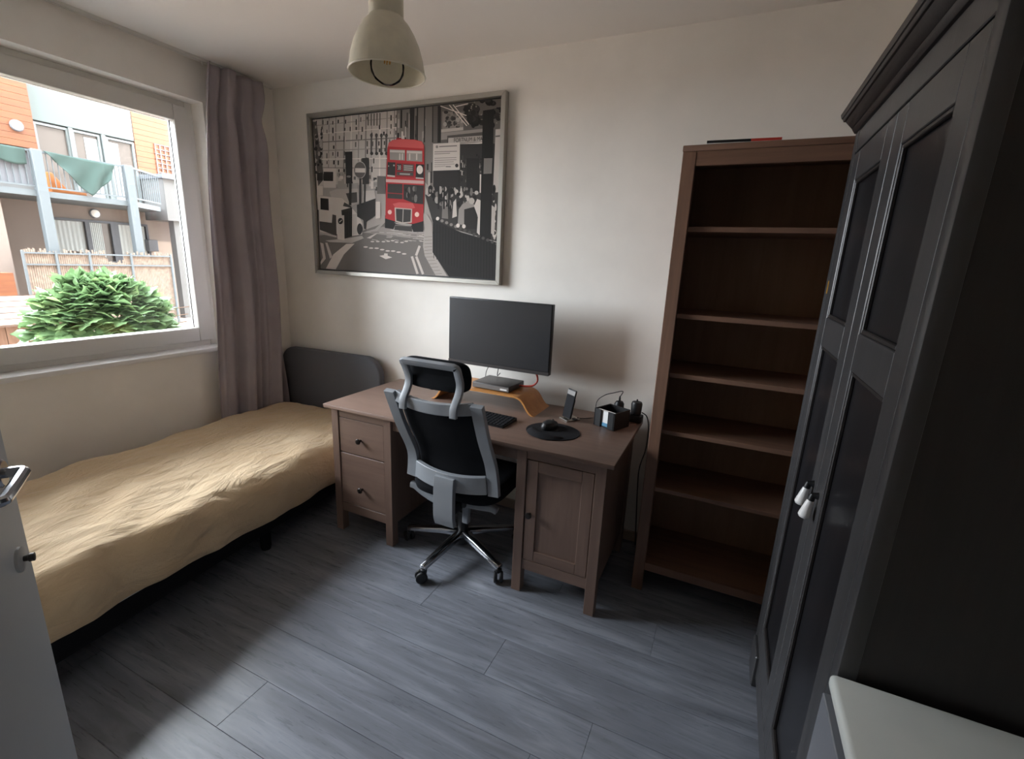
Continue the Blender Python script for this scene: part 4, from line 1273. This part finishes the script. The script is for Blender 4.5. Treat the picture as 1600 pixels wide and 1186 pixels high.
# glazed balcony doors on the upper floor
for y0_, y1_, curt in ((5.30, 6.12, 0), (6.20, 6.94, 1), (7.10, 7.92, 2)):
    f_ = ring(MB(), 0.02, 0.10, y0_ - 6.5, y1_ - 6.5, 2.86 - GZ, 4.94 - GZ, 0.06).build('window', M['xframe'], ap)
    xb(FX + 0.02, FX + 0.03, y0_ + 0.06, y1_ - 0.06, 2.92, 4.88).build('pane', M['xglass'], f_, smooth=0)
    if curt:
        q0, q1 = (y0_ + 0.32, y1_ - 0.06) if curt == 1 else (y0_ + 0.08, y0_ + 0.36)
        cg = MB().grid(lambda u, v: (0.045 + 0.012 * math.sin(u * 30), q0 - 6.5 + (q1 - q0) * u, (4.80 - GZ) - v * 1.85), 40, 2)
        cg.build('net_curtain', M['xcurtain'], f_, smooth=80, fixn=False)
for y in (5.21, 6.16, 7.02):
    xb(FX, FX + 0.16, y - 0.05, y + 0.05, 2.86, 4.97).build('mullion', M['xframe'], ap)
# lower floor window with dark frame
gw = ring(MB(), 0.02, 0.12, 5.25 - 6.5, 7.98 - 6.5, 0.9 - GZ, 2.27 - GZ, 0.07).build('window', M['xdark'], ap)
for y0_, y1_ in ((5.32, 6.14), (6.26, 6.84), (7.06, 7.91)):
    xb(FX + 0.02, FX + 0.03, y0_, y1_, 0.97, 2.20).build('pane', M['xglass'], gw, smooth=0)
for y in (6.20, 6.95):
    xb(FX + 0.02, FX + 0.13, y - (0.06 if y < 6.5 else 0.11), y + (0.06 if y < 6.5 else 0.11), 0.97, 2.20).build('mullion', M['xdark'], gw)
for q0, q1, zl in ((5.34, 6.12, 1.15), (6.28, 6.62, 1.05), (7.08, 7.90, 1.0)):
    cg = MB().grid(lambda u, v: (0.045 + 0.010 * math.sin(u * 42), q0 - 6.5 + (q1 - q0) * u, (2.19 - GZ) - v * (2.19 - zl) * (1 - 0.12 * math.sin(u * 3))), 44, 3)
    cg.build('net_curtain', M['xcurtain'], gw, smooth=80, fixn=False)
# neighbour's parapet in full light, coping and pillar
xb(FX + 0.0, FX + 1.3, 8.02, 12.0, 2.42, 3.78).build('parapet', M['xwall'], ap, smooth=0)
xb(FX - 0.0, FX + 1.4, 7.95, 12.0, 3.78, 3.92).build('coping', M['xcoping'], ap, bev=0.01)
xb(FX + 0.9, FX + 1.2, 8.25, 8.62, GZ, 2.42).build('pillar', M['xwall'], ap, smooth=0)
xb(FX + 0.0, FX + 0.3, 7.85, 8.15, 1.35, 1.75).build('meter_box', M['xcoping'], ap, bev=0.01)
xb(FX + 0.35, FX + 2.1, 3.15, 3.55, GZ, 2.7).build('pillar', M['xbeige'], ap, smooth=0)
# trellis
tl_ = MB()
for i in range(7): tl_.box(0.13, 0.15, 2.06 + i * 0.16, 2.08 + i * 0.16, 3.93 - GZ, 5.05 - GZ)
for i in range(8): tl_.box(0.12, 0.14, 2.05, 3.1, 3.95 - GZ + i * 0.155, 3.97 - GZ + i * 0.155)
tr_ = tl_.build('trellis', M['xcoping'], ap); tr_['kind'] = 'stuff'
# balcony
BX = -14.23
sb = MB().prism([(BX - FX, 2.2 - 6.5), (BX - FX, 6.60 - 6.5), (1.25, 7.85 - 6.5), (0.0, 7.95 - 6.5), (0.0, 2.2 - 6.5)], 'z', 2.69 - GZ, 2.84 - GZ).build('balcony_slab', M['xsteel'], ap, smooth=0)
for y in (4.36, 6.48):
    xb(BX - 0.10, BX + 0.11, y - 0.11, y + 0.11, GZ, 3.86).build('column', M['xsteel'], ap, bev=0.01)
def railing(a, b, n, nm='railing'):
    a = Vector(a); b = Vector(b)
    rl = MB()
    up = Vector((0, 0, 1))
    rl.beam(a + up * 0.98, b + up * 0.98, 0.05, 0.05)
    rl.beam(a + up * 0.10, b + up * 0.10, 0.04, 0.04)
    for i in range(n + 1):
        p = a + (b - a) * (i / n)
        rl.beam(p + up * 0.10, p + up * 0.98, 0.018, 0.018, (1, 0, 0))
    rl.v = [L3(*p) for p in rl.v]
    o = rl.build(nm, M['xsteel'], ap, smooth=0)
    return o
railing((BX, 4.47, 2.84), (BX, 6.37, 2.84), 17)
railing((BX, 2.2, 2.84), (BX, 4.25, 2.84), 16)
railing((BX, 6.59, 2.84), (BX - 0.95, 7.85, 2.84), 12)
for (a, b) in (((BX - 0.03, 2.2), (BX - 0.03, 4.25)),):
    xb(BX - 0.05, BX - 0.03, 2.2, 4.22, 2.95, 3.75).build('screen_panel', M['xcoping'], ap)
# light fittings
for nm_lab, (x, y, z) in (('round white wall light on the orange cladding', (FX + 0.45, 4.78, 4.66)), ('round grey wall light above the lower dark framed window', (FX, 6.50, 2.49))):
    w_ = thing('wall_light', nm_lab, 'wall light', (x, y, z), 0)
    MB().lathe([(0.15, 0.0), (0.15, 0.04), (0.13, 0.05)], (0, 0, 0), 24, 'x').build('ring', M['xcoping'], w_)
    MB().lathe([(0.12, 0.04), (0.12, 0.07), (0.08, 0.10), (0.01, 0.11)], (0, 0, 0), 24, 'x').build('diffuser', M['white'], w_)
# cloth hung over the balcony rail
def cloth_fn(u, v):
    y = 4.52 + 1.62 * u
    drop = 0.12 + 0.86 * max(0.0, 1 - abs(u - 0.56) / 0.60) ** 0.8
    y2 = y + (5.46 - y) * v * 0.25
    return (BX + 0.05 + 0.05 * math.sin(u * 16 + v * 5) * v + 0.03 * v, y2, 3.86 - v * drop - 0.06 * u)
cl = MB().grid(cloth_fn, 40, 16).build('hung_cloth', M['xgreen'], smooth=80, fixn=False)
tag(cl, 'green cloth hung over the balcony railing outside', 'cloth')
sm = cl.modifiers.new('thickness', 'SOLIDIFY'); sm.thickness = 0.01
cl2 = MB().grid(lambda u, v: (BX + 0.05 + 0.03 * math.sin(u * 17) * v, 2.3 + 1.85 * u, 3.84 - v * (0.34 + 0.08 * math.sin(u * 9))), 30, 8).build('hung_cloth', M['xgreen'], smooth=80, fixn=False)
tag(cl2, 'green cloth strip on the balcony railing below the round white light', 'cloth')
sm = cl2.modifiers.new('thickness', 'SOLIDIFY'); sm.thickness = 0.01
of = thing('balcony_lounger', 'orange lounge chair behind the balcony bars outside', 'chair', (BX - 0.7, 5.0, 2.84))
MB().prism([(-0.25, 0.0), (0.55, 0.0), (0.55, 0.14), (0.1, 0.16), (-0.18, 0.55), (-0.30, 0.55)], 'x', -0.3, 0.3).build('seat_shell', M['xorange'], of, bev=0.03, seg=2)
# bamboo screen fence
fn = thing('bamboo_fence', 'bamboo screen fence on a metal frame beside the courtyard', 'fence', (-14.0, 5.2, GZ))
sl_ = MB()
rg = random.Random(5)
y = 3.62
while y < 7.3:
    h = 1.30 - GZ + rg.uniform(-0.10, 0.05) - (0.22 if 5.45 < y < 5.9 else 0)
    sl_.box(-0.01, 0.01, y - 5.2, y - 5.2 + 0.04, 0.25, h)
    y += 0.046
so_ = sl_.build('bamboo_canes', M['xbamboo'], fn, smooth=0); so_['kind'] = 'stuff'
for y in (3.62, 4.30, 5.05, 6.1, 7.25):
    MB().box(0.02, 0.07, y - 5.2 - 0.025, y - 5.2 + 0.025, 0, 2.28).build('post', M['xsteel'], fn)
for z in (0.55, 1.9, 2.2):
    MB().box(0.02, 0.06, -1.58, 2.05, z, z + 0.04).build('rail', M['xsteel'], fn)
# low brick coloured wall and timber step far left
lw_ = MB().box(-13.2, -12.9, -1.0, 3.0, GZ, 0.75).build('garden_wall', M['xwood'])
tag(lw_, 'low orange timber wall at the far left of the courtyard', 'garden wall')
# shed
sd_ = thing('garden_shed', 'small brown garden shed with pitched felt roof outside the window', 'shed', (-7.2, 0.35, GZ))
for i in range(13):
    MB().box(0.86, 0.885, -0.9 + i * 0.135, -0.9 + i * 0.135 + 0.128, 0, 1.33).build('wall_board', M['xshed'], sd_, smooth=0)
MB().box(-0.85, 0.86, -0.9, 0.84, 0, 1.31).build('shed_body', M['xshed'], sd_, smooth=0)
for k in range(5):
    f0, f1 = k / 5, (k + 1) / 5
    a0 = (1.02 - 1.02 * f0, 1.33 + 0.32 * f0); a1 = (1.02 - 1.02 * f1, 1.33 + 0.32 * f1)
    MB().hexa([(a0[0], -1.0, a0[1]), (a0[0], 0.95, a0[1]), (a1[0], 0.95, a1[1]), (a1[0], -1.0, a1[1])],
              [(a0[0], -1.0, a0[1] + 0.03), (a0[0], 0.95, a0[1] + 0.03), (a1[0], 0.95, a1[1] + 0.02), (a1[0], -1.0, a1[1] + 0.02)]).build('roof_board', M['xroof'], sd_, smooth=0)
MB().hexa([(-1.02, -1.0, 1.33), (-1.02, 0.95, 1.33), (0, 0.95, 1.65), (0, -1.0, 1.65)], [(-1.02, -1.0, 1.36), (-1.02, 0.95, 1.36), (0, 0.95, 1.68), (0, -1.0, 1.68)]).build('roof_slope', M['xroof'], sd_, smooth=0)

# ------------------------------------------------------------------ bush
bu = thing('leafy_bush', 'leafy green bush growing just outside the window', 'bush', (-4.0, 0.62, GZ))
def leaf_mesh(sc=1.0):
    out = [(0, 0), (0.20, 0.10), (0.42, 0.26), (0.62, 0.34), (0.80, 0.30), (1.0, 0.10), (1.18, 0.0)]
    top = [(x * 0.1 * sc, y * 0.13 * sc, -0.12 * (x * 0.1 * sc) - 1.2 * (y * 0.13 * sc) ** 2 * 4 + 0.004) for x, y in out]
    mid = [(x * 0.1 * sc, 0, -0.12 * (x * 0.1 * sc)) for x, y in out]
    bot = [(x, -y, z) for x, y, z in top]
    n = len(out)
    mb = MB()
    fs = []
    for i in range(n - 1):
        fs.append((i, i + 1, n + i + 1, n + i)); fs.append((n + i, n + i + 1, 2 * n + i + 1, 2 * n + i))
    mb.add(top + mid + bot, fs)
    return mb
lm = leaf_mesh(1.4).mesh('leaf', smooth=60, fixn=False); lm.materials.append(M['leaf'])
rg = random.Random(9)
def leaf_xf(front):
    # points on the shell of a squashed dome
    while True:
        a = rg.uniform(-PI, PI) if not front else rg.uniform(-1.5, 1.5)
        e = rg.uniform(-0.35, 1.45)
        rad = 1.0 + rg.uniform(-0.10, 0.08)
        if not front: rad = rg.uniform(0.45, 0.95)
        n_ = Vector((math.cos(a) * math.cos(e), math.sin(a) * math.cos(e), math.sin(e)))
        lump = 1 + 0.13 * noise.noise(n_ * 2.3 + Vector((3, 1, 4)))
        p = Vector((0.55 * n_.x * rad * lump, 0.66 * n_.y * rad * lump, 1.40 + 0.66 * n_.z * rad * lump))
        if p.z > 0.85: break
    # leaf hangs outward and a little down
    out = (n_ + Vector((0.35, 0, -0.25)) + Vector((rg.uniform(-.7, .7), rg.uniform(-.7, .7), rg.uniform(-.6, .3)))).normalized()
    up = (n_ * 0.6 + Vector((0.2, 0, 0.9)) + Vector((rg.uniform(-.45, .6), rg.uniform(-.45, .45), 0))).normalized()
    sd2 = up.cross(out).normalized(); up = out.cross(sd2).normalized()
    mt = Matrix((out, sd2, up)).transposed().to_4x4() @ Matrix.Scale(rg.uniform(0.75, 1.45), 4)
    mt.translation = p
    return mt
for i in range(300):
    o = bpy.data.objects.new('leaf', lm); COL.objects.link(o); o.parent = bu
    o.matrix_local = leaf_xf(True)
fm2 = MB()
lb = leaf_mesh(1.4)
for i in range(1700):
    mt = leaf_xf(i % 3 != 0)
    fm2.add([mt @ Vector(p) for p in lb.v], lb.f)
fo = fm2.build('foliage', M['leaf'], bu, smooth=60, fixn=False); fo['kind'] = 'stuff'
for i in range(9):
    a = rg.uniform(-PI, PI); q = rg.uniform(0.15, 0.5)
    MB().tube(spline([(0.05 * math.cos(a), 0.05 * math.sin(a), 0), (q * 0.4 * math.cos(a), q * 0.5 * math.sin(a), 0.8), (q * 0.8 * math.cos(a), q * 0.9 * math.sin(a), 1.4), (q * 0.9 * math.cos(a), q * 1.1 * math.sin(a), 1.75)], 5), 0.012, 6).build('stem', M['bark'], bu)
# bare twigs sticking out on the right
for i in range(5):
    z = 1.30 + i * 0.1
    MB().tube(spline([(0.1, 0.40, z - 0.1), (0.15, 0.68, z), (0.12, 0.88 + 0.03 * i, z + 0.02)], 4), 0.006, 5).build('twig', M['bark'], bu)
